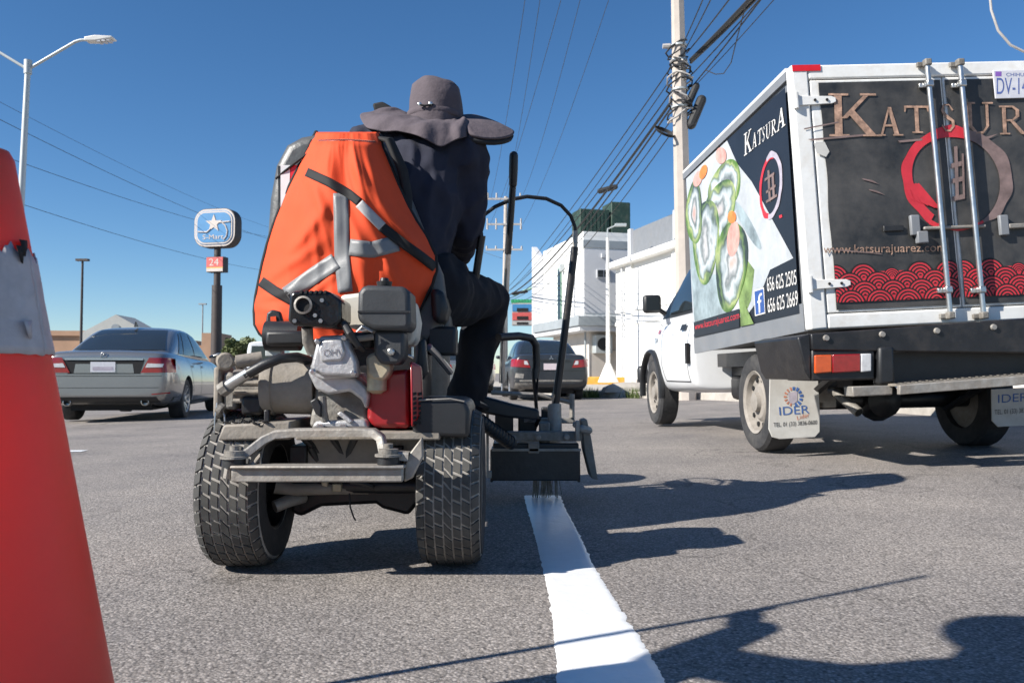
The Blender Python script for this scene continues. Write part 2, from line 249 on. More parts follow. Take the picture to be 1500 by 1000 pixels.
# ------------------------------------------------------------------ mesh helpers
class MB:
    def __init__(s): s.v = []; s.f = []
    def add(s, vs, fs):
        o = len(s.v); s.v += [Vector(p) for p in vs]; s.f += [tuple(i + o for i in f) for f in fs]; return s
    def bx(s, x0, x1, y0, y1, z0, z1):
        return s.add([(x0,y0,z0),(x1,y0,z0),(x1,y1,z0),(x0,y1,z0),(x0,y0,z1),(x1,y0,z1),(x1,y1,z1),(x0,y1,z1)],
                     [(0,3,2,1),(4,5,6,7),(0,1,5,4),(1,2,6,5),(2,3,7,6),(3,0,4,7)])
    def ib(s, u0, v0, u1, v1, Y, d):           # a box whose rear-facing side fills a pixel rectangle at depth Y
        a = at(u0, v1, Y); b = at(u1, v0, Y); return s.bx(a.x, b.x, Y, Y + d, a.z, b.z)
    def ip(s, pts, Y, d):                      # prism from a pixel outline at depth Y, thickness d
        return s.prism([at(u, v, Y) for u, v in pts], Vector((0, d, 0)))
    def prism(s, poly, dv):
        n = len(poly); poly = [Vector(p) for p in poly]; dv = Vector(dv)
        nrm = Vector((0, 0, 0))
        for i in range(n): nrm += poly[i].cross(poly[(i + 1) % n])
        if nrm.dot(dv) > 0: poly = poly[::-1]
        return s.add(poly + [p + dv for p in poly], [tuple(range(n)), tuple(range(2*n-1, n-1, -1))] + [(i, i + n, (i + 1) % n + n, (i + 1) % n) for i in range(n)])
    def cyl(s, p0, p1, r0, r1=None, n=16): return s.tube([p0, p1], [r0, r0 if r1 is None else r1], n)
    def tube(s, pts, r, n=8, flat=1.0, up=None, rnd=False):
        pts = [Vector(p) for p in pts]; k = len(pts); rr = list(r) if isinstance(r, (list, tuple)) else [r] * k
        if rnd:
            d0 = (pts[0] - pts[1]).normalized(); d1 = (pts[-1] - pts[-2]).normalized()
            A = [(pts[0] + d0 * rr[0] * a, rr[0] * b) for a, b in ((0.97, 0.2), (0.8, 0.6), (0.45, 0.89))]
            B = [(pts[-1] + d1 * rr[-1] * a, rr[-1] * b) for a, b in ((0.45, 0.89), (0.8, 0.6), (0.97, 0.2))]
            pts = [a for a, _ in A] + pts + [b for b, _ in B]; rr = [a for _, a in A] + rr + [b for _, b in B]; k = len(pts)
        vs = []; prev = None
        for i in range(k):
            t = (pts[min(i + 1, k - 1)] - pts[max(i - 1, 0)]).normalized()
            if prev is None:
                ref = Vector(up) if up else (Vector((0, 0, 1)) if abs(t.z) < 0.9 else Vector((0, 1, 0)))
                a = t.cross(ref).normalized()
            else:
                a = (prev - t * prev.dot(t)).normalized()
            prev = a; b = t.cross(a)
            for j in range(n):
                th = 2 * math.pi * j / n
                vs.append(pts[i] + a * (math.cos(th) * rr[i]) + b * (math.sin(th) * rr[i] * flat))
        fs = [tuple(range(n - 1, -1, -1)), tuple(range((k - 1) * n, k * n))]
        for i in range(k - 1):
            for j in range(n):
                fs.append((i*n + j, i*n + (j + 1) % n, (i + 1)*n + (j + 1) % n, (i + 1)*n + j))
        return s.add(vs, fs)
    def lathe(s, prof, o, ax, n=24, closed=False):          # prof: (radius, distance along axis)
        o = Vector(o); ax = Vector(ax).normalized()
        a = ax.cross(Vector((0, 0, 1)) if abs(ax.z) < 0.9 else Vector((1, 0, 0))).normalized(); b = ax.cross(a)
        vs = []; k = len(prof)
        for r, h in prof:
            for j in range(n):
                th = 2 * math.pi * j / n; vs.append(o + ax * h + a * (r * math.cos(th)) + b * (r * math.sin(th)))
        fs = []
        for i in range(k if closed else k - 1):
            i2 = (i + 1) % k
            for j in range(n): fs.append((i*n + j, i*n + (j+1) % n, i2*n + (j+1) % n, i2*n + j))
        if not closed: fs += [tuple(range(n - 1, -1, -1)), tuple(range((k - 1) * n, k * n))]
        return s.add(vs, fs)
    def grid(s, P, nu, nv):                                  # P[i][j] rows of points
        o = [p for row in P for p in row]
        return s.add(o, [(i*nv + j, i*nv + j + 1, (i+1)*nv + j + 1, (i+1)*nv + j) for i in range(nu - 1) for j in range(nv - 1)])
    def tf(s, m): s.v = [m @ p for p in s.v]; return s
    def mesh(s, name, smooth=35):
        me = bpy.data.meshes.new(name); me.from_pydata([tuple(p) for p in s.v], [], s.f); me.validate()
        bm = bmesh.new(); bm.from_mesh(me); bmesh.ops.recalc_face_normals(bm, faces=bm.faces); bm.to_mesh(me); bm.free()
        if smooth and len(me.polygons):
            me.polygons.foreach_set('use_smooth', [True] * len(me.polygons)); me.set_sharp_from_angle(angle=R(smooth))
        return me
    def build(s, name, m, parent=None, smooth=35, bevel=0, seg=2, sub=0, solid=0):
        return obj(name, s.mesh(name, smooth), m, parent, bevel, seg, sub, solid)
def obj(name, me, m, parent=None, bevel=0, seg=2, sub=0, solid=0):
    o = bpy.data.objects.new(name, me); C.objects.link(o)
    if m and not len(me.materials): me.materials.append(M[m] if isinstance(m, str) else m)
    if parent: o.parent = parent
    if sub:
        k = o.modifiers.new('sub', 'SUBSURF'); k.levels = k.render_levels = sub
    if solid:
        k = o.modifiers.new('solid', 'SOLIDIFY'); k.thickness = solid; k.offset = 0
    if bevel:
        k = o.modifiers.new('bevel', 'BEVEL'); k.width = bevel; k.segments = seg; k.limit_method = 'ANGLE'; k.angle_limit = R(40); k.harden_normals = False
    return o
def empty(name, loc=(0, 0, 0), rz=0):
    o = bpy.data.objects.new(name, None); C.objects.link(o); o.location = loc; o.rotation_euler = (0, 0, rz); o.empty_display_size = 0.1; return o
def tag(o, label=None, cat=None, group=None, kind=None):
    if label: o['label'] = label
    if cat: o['category'] = cat
    if group: o['group'] = group
    if kind: o['kind'] = kind
    return o
def thing(name, label, cat, loc=(0, 0, 0), rz=0, group=None): return tag(empty(name, loc, rz), label, cat, group)
def dup(o, parent=None):
    c = o.copy(); C.objects.link(c); c.parent = parent
    for ch in list(o.children): dup(ch, c)
    return c
def baked(o):                                                # apply modifiers
    dg = bpy.context.evaluated_depsgraph_get(); dg.update()
    me = bpy.data.meshes.new_from_object(o.evaluated_get(dg)); o.modifiers.clear(); o.data = me; return o
class Tree:
    def __init__(s, *objs):
        vs = []; fs = []
        for o in objs:
            k = len(vs); vs += [v.co.copy() for v in o.data.vertices]; fs += [tuple(i + k for i in p.vertices) for p in o.data.polygons]
        s.b = BVHTree.FromPolygons(vs, fs)
    def patch(s, q, fr, n=6, m=6, off=0.006):
        # q: four corners in the two free axes, fr: 'rear','front','right','left'; rays run onto the body from that side
        d = {'rear': (0, 1, 0), 'front': (0, -1, 0), 'right': (-1, 0, 0), 'left': (1, 0, 0)}[fr]; d = Vector(d); rows = []
        for i in range(n + 1):
            row = []
            for j in range(m + 1):
                a, b = i / n, j / m
                x = (q[0][0]*(1-a)+q[1][0]*a)*(1-b) + (q[3][0]*(1-a)+q[2][0]*a)*b
                z = (q[0][1]*(1-a)+q[1][1]*a)*(1-b) + (q[3][1]*(1-a)+q[2][1]*a)*b
                o = Vector((x, 0, z)) if fr in ('rear', 'front') else Vector((0, x, z))
                o = o - d * 9
                h, nn, _, _ = s.b.ray_cast(o, d)
                if h is None: h = o + d * 8.2; nn = -d
                if nn.dot(d) > 0: nn = -nn
                row.append(h + nn * off)
            rows.append(row)
        return MB().grid(rows, n + 1, m + 1)
def text(s, p00, p10, p01, m, parent, name='lettering', off=None):
    # lettering fitted to the parallelogram p00 (bottom left), p10 (bottom right), p01 (top left)
    cu = bpy.data.curves.new('t', 'FONT'); cu.body = s; o = bpy.data.objects.new('t', cu); C.objects.link(o)
    dg = bpy.context.evaluated_depsgraph_get(); dg.update()
    me = bpy.data.meshes.new_from_object(o.evaluated_get(dg)); bpy.data.objects.remove(o)
    xs = [v.co.x for v in me.vertices]; ys = [v.co.y for v in me.vertices]
    x0, x1, y0, y1 = min(xs), max(xs), min(ys), max(ys); p00 = Vector(p00); a = Vector(p10) - p00; b = Vector(p01) - p00
    for v in me.vertices: v.co = p00 + a * ((v.co.x - x0) / (x1 - x0)) + b * ((v.co.y - y0) / (y1 - y0))
    me.materials.clear()
    return obj(name, me, m, parent)
SERIF = {
 'K': [[(0.12,0),(0.28,0),(0.28,1),(0.12,1)],[(0,0),(0.42,0),(0.42,0.05),(0,0.05)],[(0,0.95),(0.42,0.95),(0.42,1),(0,1)],[(0.26,0.42),(0.38,0.42),(0.88,1),(0.78,1)],[(0.38,0.56),(0.52,0.62),(1.0,0.0),(0.8,0.0)],[(0.66,0.95),(1,0.95),(1,1),(0.66,1)],[(0.7,0),(1.1,0),(1.1,0.04),(0.7,0.04)]],
 'A': [[(0.08,0),(0.17,0),(0.52,1),(0.44,1)],[(0.66,0),(0.86,0),(0.56,1),(0.42,1)],[(0.25,0.32),(0.72,0.32),(0.7,0.39),(0.27,0.39)],[(0,0),(0.28,0),(0.28,0.05),(0,0.05)],[(0.58,0),(1,0),(1,0.05),(0.58,0.05)]],
 'T': [[(0.42,0),(0.58,0),(0.58,1),(0.42,1)],[(0,0.92),(1,0.92),(1,1),(0,1)],[(0,0.78),(0.06,0.78),(0.09,0.94),(0,0.94)],[(0.94,0.78),(1,0.78),(1,0.94),(0.91,0.94)],[(0.28,0),(0.72,0),(0.72,0.05),(0.28,0.05)]],
 'U': [[(0.1,0.25),(0.26,0.25),(0.26,1),(0.1,1)],[(0.74,0.25),(0.84,0.25),(0.84,1),(0.74,1)],[(0.1,0.25),(0.26,0.25),(0.42,0.06),(0.36,0)],[(0.36,0),(0.42,0.06),(0.62,0.08),(0.62,0)],[(0.62,0),(0.62,0.08),(0.74,0.25),(0.84,0.25)],[(0,0.95),(0.38,0.95),(0.38,1),(0,1)],[(0.62,0.95),(1,0.95),(1,1),(0.62,1)]],
 'R': [[(0.12,0),(0.27,0),(0.27,1),(0.12,1)],[(0,0),(0.4,0),(0.4,0.05),(0,0.05)],[(0,0.94),(0.5,0.94),(0.55,1),(0,1)],[(0.27,0.46),(0.5,0.46),(0.5,0.52),(0.27,0.52)],[(0.5,0.94),(0.55,1),(0.78,0.86),(0.64,0.84)],[(0.64,0.84),(0.78,0.86),(0.78,0.62),(0.64,0.64)],[(0.64,0.64),(0.78,0.62),(0.5,0.46),(0.5,0.52)],[(0.4,0.46),(0.56,0.46),(1.0,0),(0.82,0)]],
 'S': [[(0.85,0.78),(0.75,0.74),(0.6,0.94),(0.6,1)],[(0.6,1),(0.6,0.94),(0.3,0.93),(0.25,0.98)],[(0.25,0.98),(0.32,0.92),(0.24,0.74),(0.1,0.76)],[(0.1,0.76),(0.24,0.76),(0.45,0.6),(0.3,0.5)],[(0.3,0.5),(0.45,0.6),(0.85,0.4),(0.68,0.36)],[(0.68,0.36),(0.85,0.4),(0.86,0.18),(0.7,0.2)],[(0.7,0.2),(0.86,0.18),(0.6,0.0),(0.55,0.06)],[(0.6,0),(0.55,0.06),(0.3,0.06),(0.3,0)],[(0.3,0),(0.32,0.06),(0.16,0.24),(0.08,0.22)]],
}
def serif(ch, p00, p10, p01, m, parent, nrm, name='letter'):
    p00 = Vector(p00); a = Vector(p10) - p00; b = Vector(p01) - p00; mb = MB(); nrm = Vector(nrm)
    for i, poly in enumerate(SERIF[ch]):
        mb.add([p00 + a * x + b * y + nrm * (0.0006 * i) for x, y in poly], [tuple(range(len(poly)))])
    return mb.build(name, m, parent, smooth=0)
def arc(mb, c, ax, ay, r0, r1, a0, a1, n, nrm=Vector((0, 0, 0)), jit=0):
    c = Vector(c); vs = []
    for i in range(n + 1):
        t = a0 + (a1 - a0) * i / n; k = 1 + jit * (noise.noise(Vector((t * 3, 4.5, 2.2))))
        ra = r0(i / n) if callable(r0) else r0; rb = r1(i / n) if callable(r1) else r1
        for r in (ra, rb * k): vs.append(c + Vector(ax) * (r * math.cos(t)) + Vector(ay) * (r * math.sin(t)) + nrm)
    mb.add(vs, [(2*i, 2*i+1, 2*i+3, 2*i+2) for i in range(n)])
    return mb

# ================================================================== THE SETTING
def axis_pts(parts):
    o = []
    for a, b, st in parts:
        x = a
        while x < b - 1e-6: o.append(x); x += st
    o.append(parts[-1][1]); return o
xs = axis_pts([(-3000, -200, 700), (-200, -20, 30), (-20, 12, 0.5), (12, 200, 30), (200, 3000, 700)])
ys = axis_pts([(-200, -8, 24), (-8, 30, 1.0), (30, 200, 17), (200, 4000, 500)])
tag(MB().grid([[Vector((x, y, hz(x, y))) for x in xs] for y in ys], len(ys), len(xs)).build('road', 'asphalt', smooth=60), kind='structure')
# kerb and pavement on the right
KP = [(5.2, -12), (4.9, 4), (4.6, 11), (4.1, 15.5), (3.1, 18.1), (1.85, 20.4), (0.9, 24), (-0.6, 30), (-3.2, 40), (-12, 75), (-40, 180)]
def smooth_poly(p, it=2):
    for _ in range(it):
        q = [p[0]]
        for a, b in zip(p, p[1:]):
            q += [(a[0]*.75+b[0]*.25, a[1]*.75+b[1]*.25), (a[0]*.25+b[0]*.75, a[1]*.25+b[1]*.75)]
        p = q + [p[-1]]
    return p
KS = smooth_poly(KP)
def strip(path, offs):          # offs: list of (sideways offset to the right, height above the road)
    rows = []
    for i, (x, y) in enumerate(path):
        a = path[max(i-1, 0)]; b = path[min(i+1, len(path)-1)]; t = Vector((b[0]-a[0], b[1]-a[1])).normalized(); nn = Vector((t.y, -t.x))
        rows.append([Vector((x + nn.x*o, y + nn.y*o, hz(x, y) + h)) for o, h in offs])
    return MB().grid(rows, len(rows), len(offs))
tag(strip(KS, [(0, -0.05), (0.01, 0.13), (0.03, 0.15), (0.16, 0.15), (0.17, 0.10)]).build('kerb', 'concrete', smooth=30), kind='structure')
tag(strip(KS, [(0.165, 0.142), (2.6, 0.19), (30, 0.24)]).build('pavement', 'concrete', smooth=30), kind='structure')
# the fresh line and an old lane dash
LE = [(768, 728), (772, 745), (778, 765), (786, 795), (793, 825), (800, 855), (806, 885), (810, 915), (812, 940), (815, 965), (816, 1000)]
RE = [(822, 728), (828, 745), (841, 768), (856, 798), (868, 825), (884, 852), (902, 880), (921, 910), (938, 935), (955, 962), (975, 1000)]
def interp(tab, v):
    for (u0, v0), (u1, v1) in zip(tab, tab[1:]):
        if v0 <= v <= v1: return u0 + (u1 - u0) * (v - v0) / (v1 - v0)
    return tab[-1][0]
rows = []
v = 726.0; ends = []
while v <= 1000:
    l = gnd(interp(LE, max(v, 728)), v); r = gnd(interp(RE, max(v, 728)), v); ends.append((l.x, r.x, l.y)); v += 1.2
y0 = ends[-1][2]
for i in range(90): ends.append((0.085 - 0.0002*i, 0.275 - 0.0004*i, y0 - 0.05 * (i + 1)))
for xl, xr, y in ends:
    jl = 0.005 * noise.noise(Vector((y * 22, 1, 0))) + 0.0018 * noise.noise(Vector((y * 70, 1, 0))) ; jr = 0.007 * noise.noise(Vector((y * 20, 5, 0))) + 0.0045 * noise.noise(Vector((y * 75, 7, 3)))
    a, b = xl + jl, xr + jr
    rows.append([Vector((a, y, 0.0006)), Vector((a + 0.007, y, 0.0028))] + [Vector((a + (b - a) * t, y, 0.0032 + 0.0010 * noise.noise(Vector((t * 9, y * 14, 0))))) for t in (0.15, 0.3, 0.45, 0.6, 0.75, 0.9)] + [Vector((b - 0.007, y, 0.0028)), Vector((b, y, 0.0006))])
tag(MB().grid(rows, len(rows), 10).build('painted_line', 'paint', smooth=60), kind='structure')
d = MB(); p = gnd(112, 659, hz(-3, 6))
d.add([(p.x - 0.9, p.y - 0.05, hz(-3.9, 6) + 0.006), (p.x + 0.07, p.y - 0.07, hz(p.x, 6) + 0.006), (p.x + 0.05, p.y + 0.08, hz(p.x, 6) + 0.006), (p.x - 0.9, p.y + 0.09, hz(-3.9, 6) + 0.006)], [(0, 1, 2, 3)])
tag(d.build('lane_dash', 'paint'), kind='structure')

# ------------------------------------------------------------------ buildings on the right
BA = R(14.77)
bx_, by_ = Vector((math.cos(BA), math.sin(BA), 0)), Vector((-math.sin(BA), math.cos(BA), 0))
c1 = at(855.5, 553, 38); z1 = 0.12
b1 = thing('office_building', 'white two storey flat roofed building with grey ledge and green rooftop unit', 'building', (c1.x, 38, z1), BA)
H1 = at(855.5, 345, 38).z - z1; HM = at(855.5, 474, 38).z - z1
MB().bx(0, 9, 0, 6.4, HM, H1).build('upper_storey', 'wallwhite', b1)
MB().bx(0.02, 9, -0.025, -0.003, HM + 0.5, H1 - 0.62).build('grey_front_panel', 'wallgrey', b1)
MB().bx(-0.03, 9, -0.05, -0.004, H1 - 0.55, H1 - 0.2).build('cornice_band', 'band', b1)
MB().bx(0.5, 9, 0.6, 6.2, -0.3, HM - 0.002).build('ground_storey', 'beige', b1)
MB().bx(-0.45, 9.2, -0.5, 6.9, HM - 0.12, HM + 0.34).build('ledge', 'band', b1, bevel=0.03)
MB().bx(-0.35, 9.2, -0.4, 6.8, HM - 0.34, HM - 0.123).build('canopy_underside', 'wallgrey', b1)
MB().bx(-0.003, 9, -0.003, 0.2, H1 + 0.002, H1 + 0.2).bx(-0.003, 0.2, 0.2, 6.4, H1 + 0.002, H1 + 0.16).build('parapet', 'wallwhite', b1)
MB().prism([(0.0, 6.42, HM - 0.3), (0.0, 8.6, HM - 0.3), (0.0, 8.6, H1 + 0.75), (0.0, 7.4, H1 + 0.1), (0.0, 6.42, H1 - 0.1)], (0.3, 0, 0)).build('rear_parapet_wall', 'wallgrey', b1)
wnd = MB().bx(-0.06, -0.003, 3.2, 3.75, HM + 0.35, HM + 3.0).build('window', 'greenframe', b1); MB().bx(-0.075, -0.063, 3.28, 3.67, HM + 0.42, HM + 2.92).build('pane', 'glass', wnd)
wnd = MB().bx(0.62, 1.28, -0.09, -0.03, H1 - 1.95, H1 - 1.55).build('window', 'wallgrey', b1)
for k in (0, 1): MB().bx(0.66 + k*0.31, 0.93 + k*0.31, -0.10, -0.092, H1 - 1.91, H1 - 1.59).build('pane', 'glass', wnd)
MB().bx(0.85, 1.0, -0.12, -0.03, H1 - 1.0, H1 - 0.8).build('wall_light', 'wallgrey', b1)
MB().bx(-0.22, -0.004, 2.75, 3.0, HM + 2.75, HM + 3.1).build('wall_lamp', 'polesteel', b1)
ac = MB().bx(0.62, 1.45, 0.1, 0.595, HM - 1.35, HM - 0.5).build('air_conditioner', 'polesteel', b1, bevel=0.02)
MB().lathe([(0.3, 0), (0.3, 0.03), (0.22, 0.035)], (1.0, 0.1, HM - 0.92), (0, -1, 0), 16).build('fan_grille', 'black', ac)
MB().bx(2.0, 2.4, 0.42, 0.598, HM - 1.5, HM - 0.95).build('meter_box', 'band', b1); MB().bx(1.45, 2.0, 0.5, 0.56, HM - 1.2, HM - 1.15).build('conduit', 'band', b1)
MB().bx(2.9, 4.0, 0.55, 0.598, -0.1, 2.1).build('door', 'band', b1)
MB().tube([(-0.05, 1.2, HM + 0.3), (-0.05, 1.2, H1 - 0.9)], 0.035, 6).build('drain_pipe', 'wallgrey', b1)
MB().tube([(0.28, 0.58, 0), (0.28, 0.58, HM - 0.35)], 0.05, 6).build('canopy_post', 'band', b1)
MB().bx(0.5, 9, 0.55, 0.598, -0.3, 0.28).build('painted_plinth', 'kerbyellow', b1)
t = thing('rooftop_cooler', 'dark green cooler unit on the roof of the white two storey building', 'cooler', tuple(Vector((c1.x, 38, z1 + H1)) + bx_*1.4 + by_*0.9), BA)
MB().bx(-1.25, 0.25, 0.0, 1.2, 0.12, 1.45).build('casing', 'greenunit', t, bevel=0.04)
MB().bx(0.32, 1.3, -0.05, 1.2, 0.1, 1.85).build('tall_casing', 'greenunit', t, bevel=0.04)
for i in range(7): MB().bx(-1.15 + i*0.19, -1.03 + i*0.19, -0.03, -0.002, 0.25, 1.3).build('louvre', 'greenunit', t)
for i in range(2): MB().bx(-1.2, 1.25, 0.1 + i*0.9, 0.2 + i*0.9, 0.0, 0.098).build('rail', 'polesteel', t)
c2 = at(903, 560, 36)
b2 = thing('white_warehouse', 'long white building with sloping eave and pilasters behind the box truck', 'building', (c2.x, 36, 0.1), BA)
HE = at(903, 386, 36).z - 0.1
MB().bx(0, 12, -24, 0, -0.3, HE - 0.25).build('wall', 'wallwhite', b2)
MB().bx(-0.35, 12.3, -24.2, 0.35, HE - 0.25, HE + 0.02).build('eave', 'wallwhite', b2, bevel=0.04)
MB().bx(0.5, 12, -24, -0.4, HE + 0.022, HE + 1.35).build('set_back_parapet', 'boxgrey', b2)
for k in range(5): MB().bx(-0.12, -0.003, -1.9 - k*4.4, -1.35 - k*4.4, -0.3, HE - 0.253).build('pilaster', 'wallwhite', b2)
for k in range(4):
    MB().bx(0.35, 0.498, -0.5 - k*4.4 - 0.3, -0.5 - k*4.4, HE + 0.022, HE + 1.42).build('parapet_rib', 'wallgrey', b2)
for k, z in enumerate((HE - 2.2, HE - 2.75)): MB().bx(-0.05, -0.003, -24, 0, z, z + 0.14).build('string_course', 'wallwhite', b2)
MB().tube([(-0.14, -1.0, 0), (-0.14, -1.0, HE - 0.3)], 0.045, 6).build('drain_pipe', 'wallgrey', b2)
MB().bx(-0.06, -0.003, -24, 0, -0.3, 0.22).build('plinth', 'beige', b2)
t = thing('roof_antenna', 'small whip antenna on the parapet of the long white building', 'antenna', tuple(Vector((c2.x, 36, 0.1 + HE + 1.35)) + bx_*0.9 - by_*9.5), BA)
MB().tube([(0, 0, 0), (0, 0, 0.75)], 0.02, 6).build('mast', 'polesteel', t)
MB().tube([(-0.25, 0, 0.7), (0.25, 0, 0.7)], 0.02, 6).tube([(-0.15, 0, 0.5), (0.15, 0, 0.5)], 0.02, 6).build('rod', 'polesteel', t)

# ------------------------------------------------------------------ store on the far left
b3 = thing('store_building', 'long tan store building with pale pointed gable across the car park', 'building', (-44, 92, 0), R(6))
MB().bx(-60, 2, 0, 30, -1, at(85, 486, 92).z).build('wall', 'brick', b3)
MB().bx(-60, 2.2, -0.3, 0.1, at(85, 486, 92).z - 0.45, at(85, 486, 92).z + 0.1).build('cornice', 'brick', b3)
MB().prism([(-3.3, -0.9, 1.5), (3.6, -0.9, 1.5), (3.6, -0.9, 5.1), (0.15, -0.9, 7.05), (-3.3, -0.9, 5.1)], (0, 6, 0)).build('gable', 'stone', b3)
MB().lathe([(0.45, 0), (0.45, 0.08)], (0.15, -0.91, 5.55), (0, -1, 0), 16).build('round_vent', 'band', b3)
MB().bx(2.4, 8.4, 6, 30, -1, 3.9).build('side_wing', 'brick', b3)
MB().bx(8.6, 10.6, 2, 8, -1, 5.2).build('tower', 'brick', b3)
for k in range(6): MB().bx(-50 + k*7.5, -45 + k*7.5, -0.12, -0.003, 0.2, 2.6).build('shop_window', 'glass', b3)

# ------------------------------------------------------------------ poles, lamps, signs
def lamp_post(name, label, u, vtop, Y, cat='street lamp', arms=2, h=9, mat_='polesteel', lean=0.0, group=None):
    top = at(u, vtop, Y); zb = hz(top.x, Y); t = thing(name, label, cat, (top.x, Y, zb), 0, group); h = top.z - zb
    MB().cyl((0, 0, 0), (lean*h, 0, h), 0.11, 0.07, 12).build('pole', mat_, t)
    MB().bx(-0.2, 0.2, -0.2, 0.2, 0, 0.06).cyl((0, 0, 0.06), (0, 0, 0.35), 0.15, 0.12, 10).build('base_plate', mat_, t)
    MB().cyl((lean*h, 0, h - 0.25), (lean*h, 0, h + 0.12), 0.1, 0.1, 12).build('bracket', mat_, t)
    for sgn in ((1, -1) if arms == 2 else (1,)):
        A = MB().tube([(lean*h + sgn*0.05, 0, h - 0.1), (lean*h + sgn*1.25, 0, h + 0.62), (lean*h + sgn*1.4, 0, h + 0.67), (lean*h + sgn*1.6, 0, h + 0.68)], 0.04, 8).build('arm', mat_, t)
        x0 = lean*h + sgn*1.55
        MB().prism([(x0, -0.13, h+0.72), (x0 + sgn*0.3, -0.16, h+0.76), (x0 + sgn*0.75, -0.13, h+0.75), (x0 + sgn*0.78, -0.1, h+0.70), (x0 + sgn*0.3, -0.14, h+0.62), (x0, -0.1, h+0.63)], (0, 0.28, 0)).build('lamp_head', 'polewhite', A, bevel=0.03)
        for q in range(3): MB().bx(min(x0+sgn*(0.34+q*0.13), x0+sgn*(0.43+q*0.13)), max(x0+sgn*(0.34+q*0.13), x0+sgn*(0.43+q*0.13)), -0.11, 0.11, h+0.595+q*0.014, h+0.64).build('led_panel', 'clearlens', A)
    return t
lamp_post('street_lamp', 'tall galvanised street lamp with two raised arms behind the orange cone', 27, 95, 22, lean=0.028)
def thin_post(label, u, vt, Y, m='polebrown'):
    p = at(u, vt, Y); z = hz(p.x, Y); t = thing('car_park_lamp', label, 'street lamp', (p.x, Y, z), 0); h = p.z - z
    MB().cyl((0, 0, 0), (0, 0, h), 0.13, 0.09, 8).build('pole', m, t); MB().bx(-0.5, 0.5, -0.2, 0.2, h - 0.02, h + 0.16).build('lamp_head', m, t)
    MB().bx(-0.25, 0.25, -0.25, 0.25, 0, 0.5).build('footing', 'concrete', t)
thin_post('slim dark car park lamp with flat head rising behind the silver sedan', 121, 382, 68)
thin_post('distant slim grey car park lamp beside the store sign pylon', 297, 446, 112, 'band')
p = at(890, 348, 33); t = thing('white_flag_pole', 'slender white pole on flared base in front of the two storey building', 'pole', (p.x, 33, hz(p.x, 33) + 0.2))
h = p.z - hz(p.x, 33) - 0.2
MB().cyl((0, 0, 0.35), (0, 0, h), 0.09, 0.06, 10).build('shaft', 'polewhite', t)
MB().cyl((0, 0, 0), (0, 0, 0.75), 0.42, 0.1, 8).build('flared_base', 'polewhite', t)
MB().tube([(0, 0, h), (0, 0, h + 0.35), (0.35, 0, h + 0.5)], 0.03, 6).bx(0.3, 0.75, -0.1, 0.1, h + 0.46, h + 0.56).build('lamp_head', 'polesteel', t)
k = strip([(4.2, 36), (3.0, 40)], [(0, 0.2), (0.0, 0.55), (0.2, 0.55), (0.2, 0.2)])
p0 = at(852, 556, 33.6); p1 = at(915, 556, 33.6)
k = MB().bx(p0.x, p1.x, 33.6, 33.85, 0.05, 0.42).build('low_kerb_wall', 'kerbyellow', None, bevel=0.03); tag(k, 'low orange painted kerb behind the slender white pole', 'kerb')
# concrete utility pole beside the truck
PB = at(1006, 560, 16.5); PT = at(991, -60, 16.5)
t = thing('utility_pole', 'pale concrete utility pole wrapped in tangled black cables beside the truck', 'utility pole', (PB.x, 16.5, 0.1))
lt = PT - Vector((PB.x, 16.5, 0.1))
def pole_pt(z): return Vector((0, 0, 0)) + lt * (z / lt.z)
MB().tube([pole_pt(-0.3), pole_pt(lt.z)], [0.195, 0.125], 8).build('shaft', 'polecon', t, smooth=20)
rng = random.Random(3)
zc0 = at(1000, 100, 16.5).z - 0.1; zc1 = at(1000, 150, 16.5).z - 0.1
for z in (at(990, 68, 16.5).z - 0.1, at(990, 90, 16.5).z - 0.1, zc1 - 0.1, zc1 + 0.25):
    c = pole_pt(z); MB().lathe([(0.158, -0.02), (0.175, -0.02), (0.175, 0.02), (0.158, 0.02)], c, lt.normalized(), 12, True).build('steel_band', 'polesteel', t)
for i in range(12):
    c = pole_pt(zc1 - 0.35 + i * 0.12); ph = rng.random()*6; pts = []
    for j in range(14):
        a = ph + j * 0.55; r = 0.2 + 0.07*math.sin(a*2.3 + i); pts.append(c + Vector((r*math.cos(a), r*math.sin(a), 0.11*math.sin(a*1.4 + i) + j*0.012)))
    MB().tube(pts, 0.014 + 0.008*rng.random(), 6).build('cable_wrap', 'cable' if i % 3 else 'ceramic', t)
for i, (dx, dz, s) in enumerate([(0.26, zc1 - 0.25, 1.0), (0.2, zc1 + 0.1, 0.75)]):
    c = pole_pt(dz) + Vector((dx, -0.05, 0)); MB().tube([c + Vector((-0.05, 0, -0.22*s)), c + Vector((0.16*s, 0, 0.28*s))], 0.1*s, 10, rnd=True).build('splice_case', 'cable', t)
cc = pole_pt(zc1 - 0.75) + Vector((-0.33, -0.05, 0.1))
for i in range(5): MB().lathe([(0.17 + 0.012*i, -0.012), (0.19 + 0.012*i, 0), (0.17 + 0.012*i, 0.012)], cc + Vector((0, 0, 0.012*i)), (0.35, -0.5, 0.8), 20, True).build('cable_coil', 'cable', t)
c = pole_pt(at(985, 68, 16.5).z - 0.1); MB().cyl(c + Vector((-0.17, 0, 0)), c + Vector((-0.32, 0, 0)), 0.06, 0.05, 8).build('insulator', 'ceramic', t)
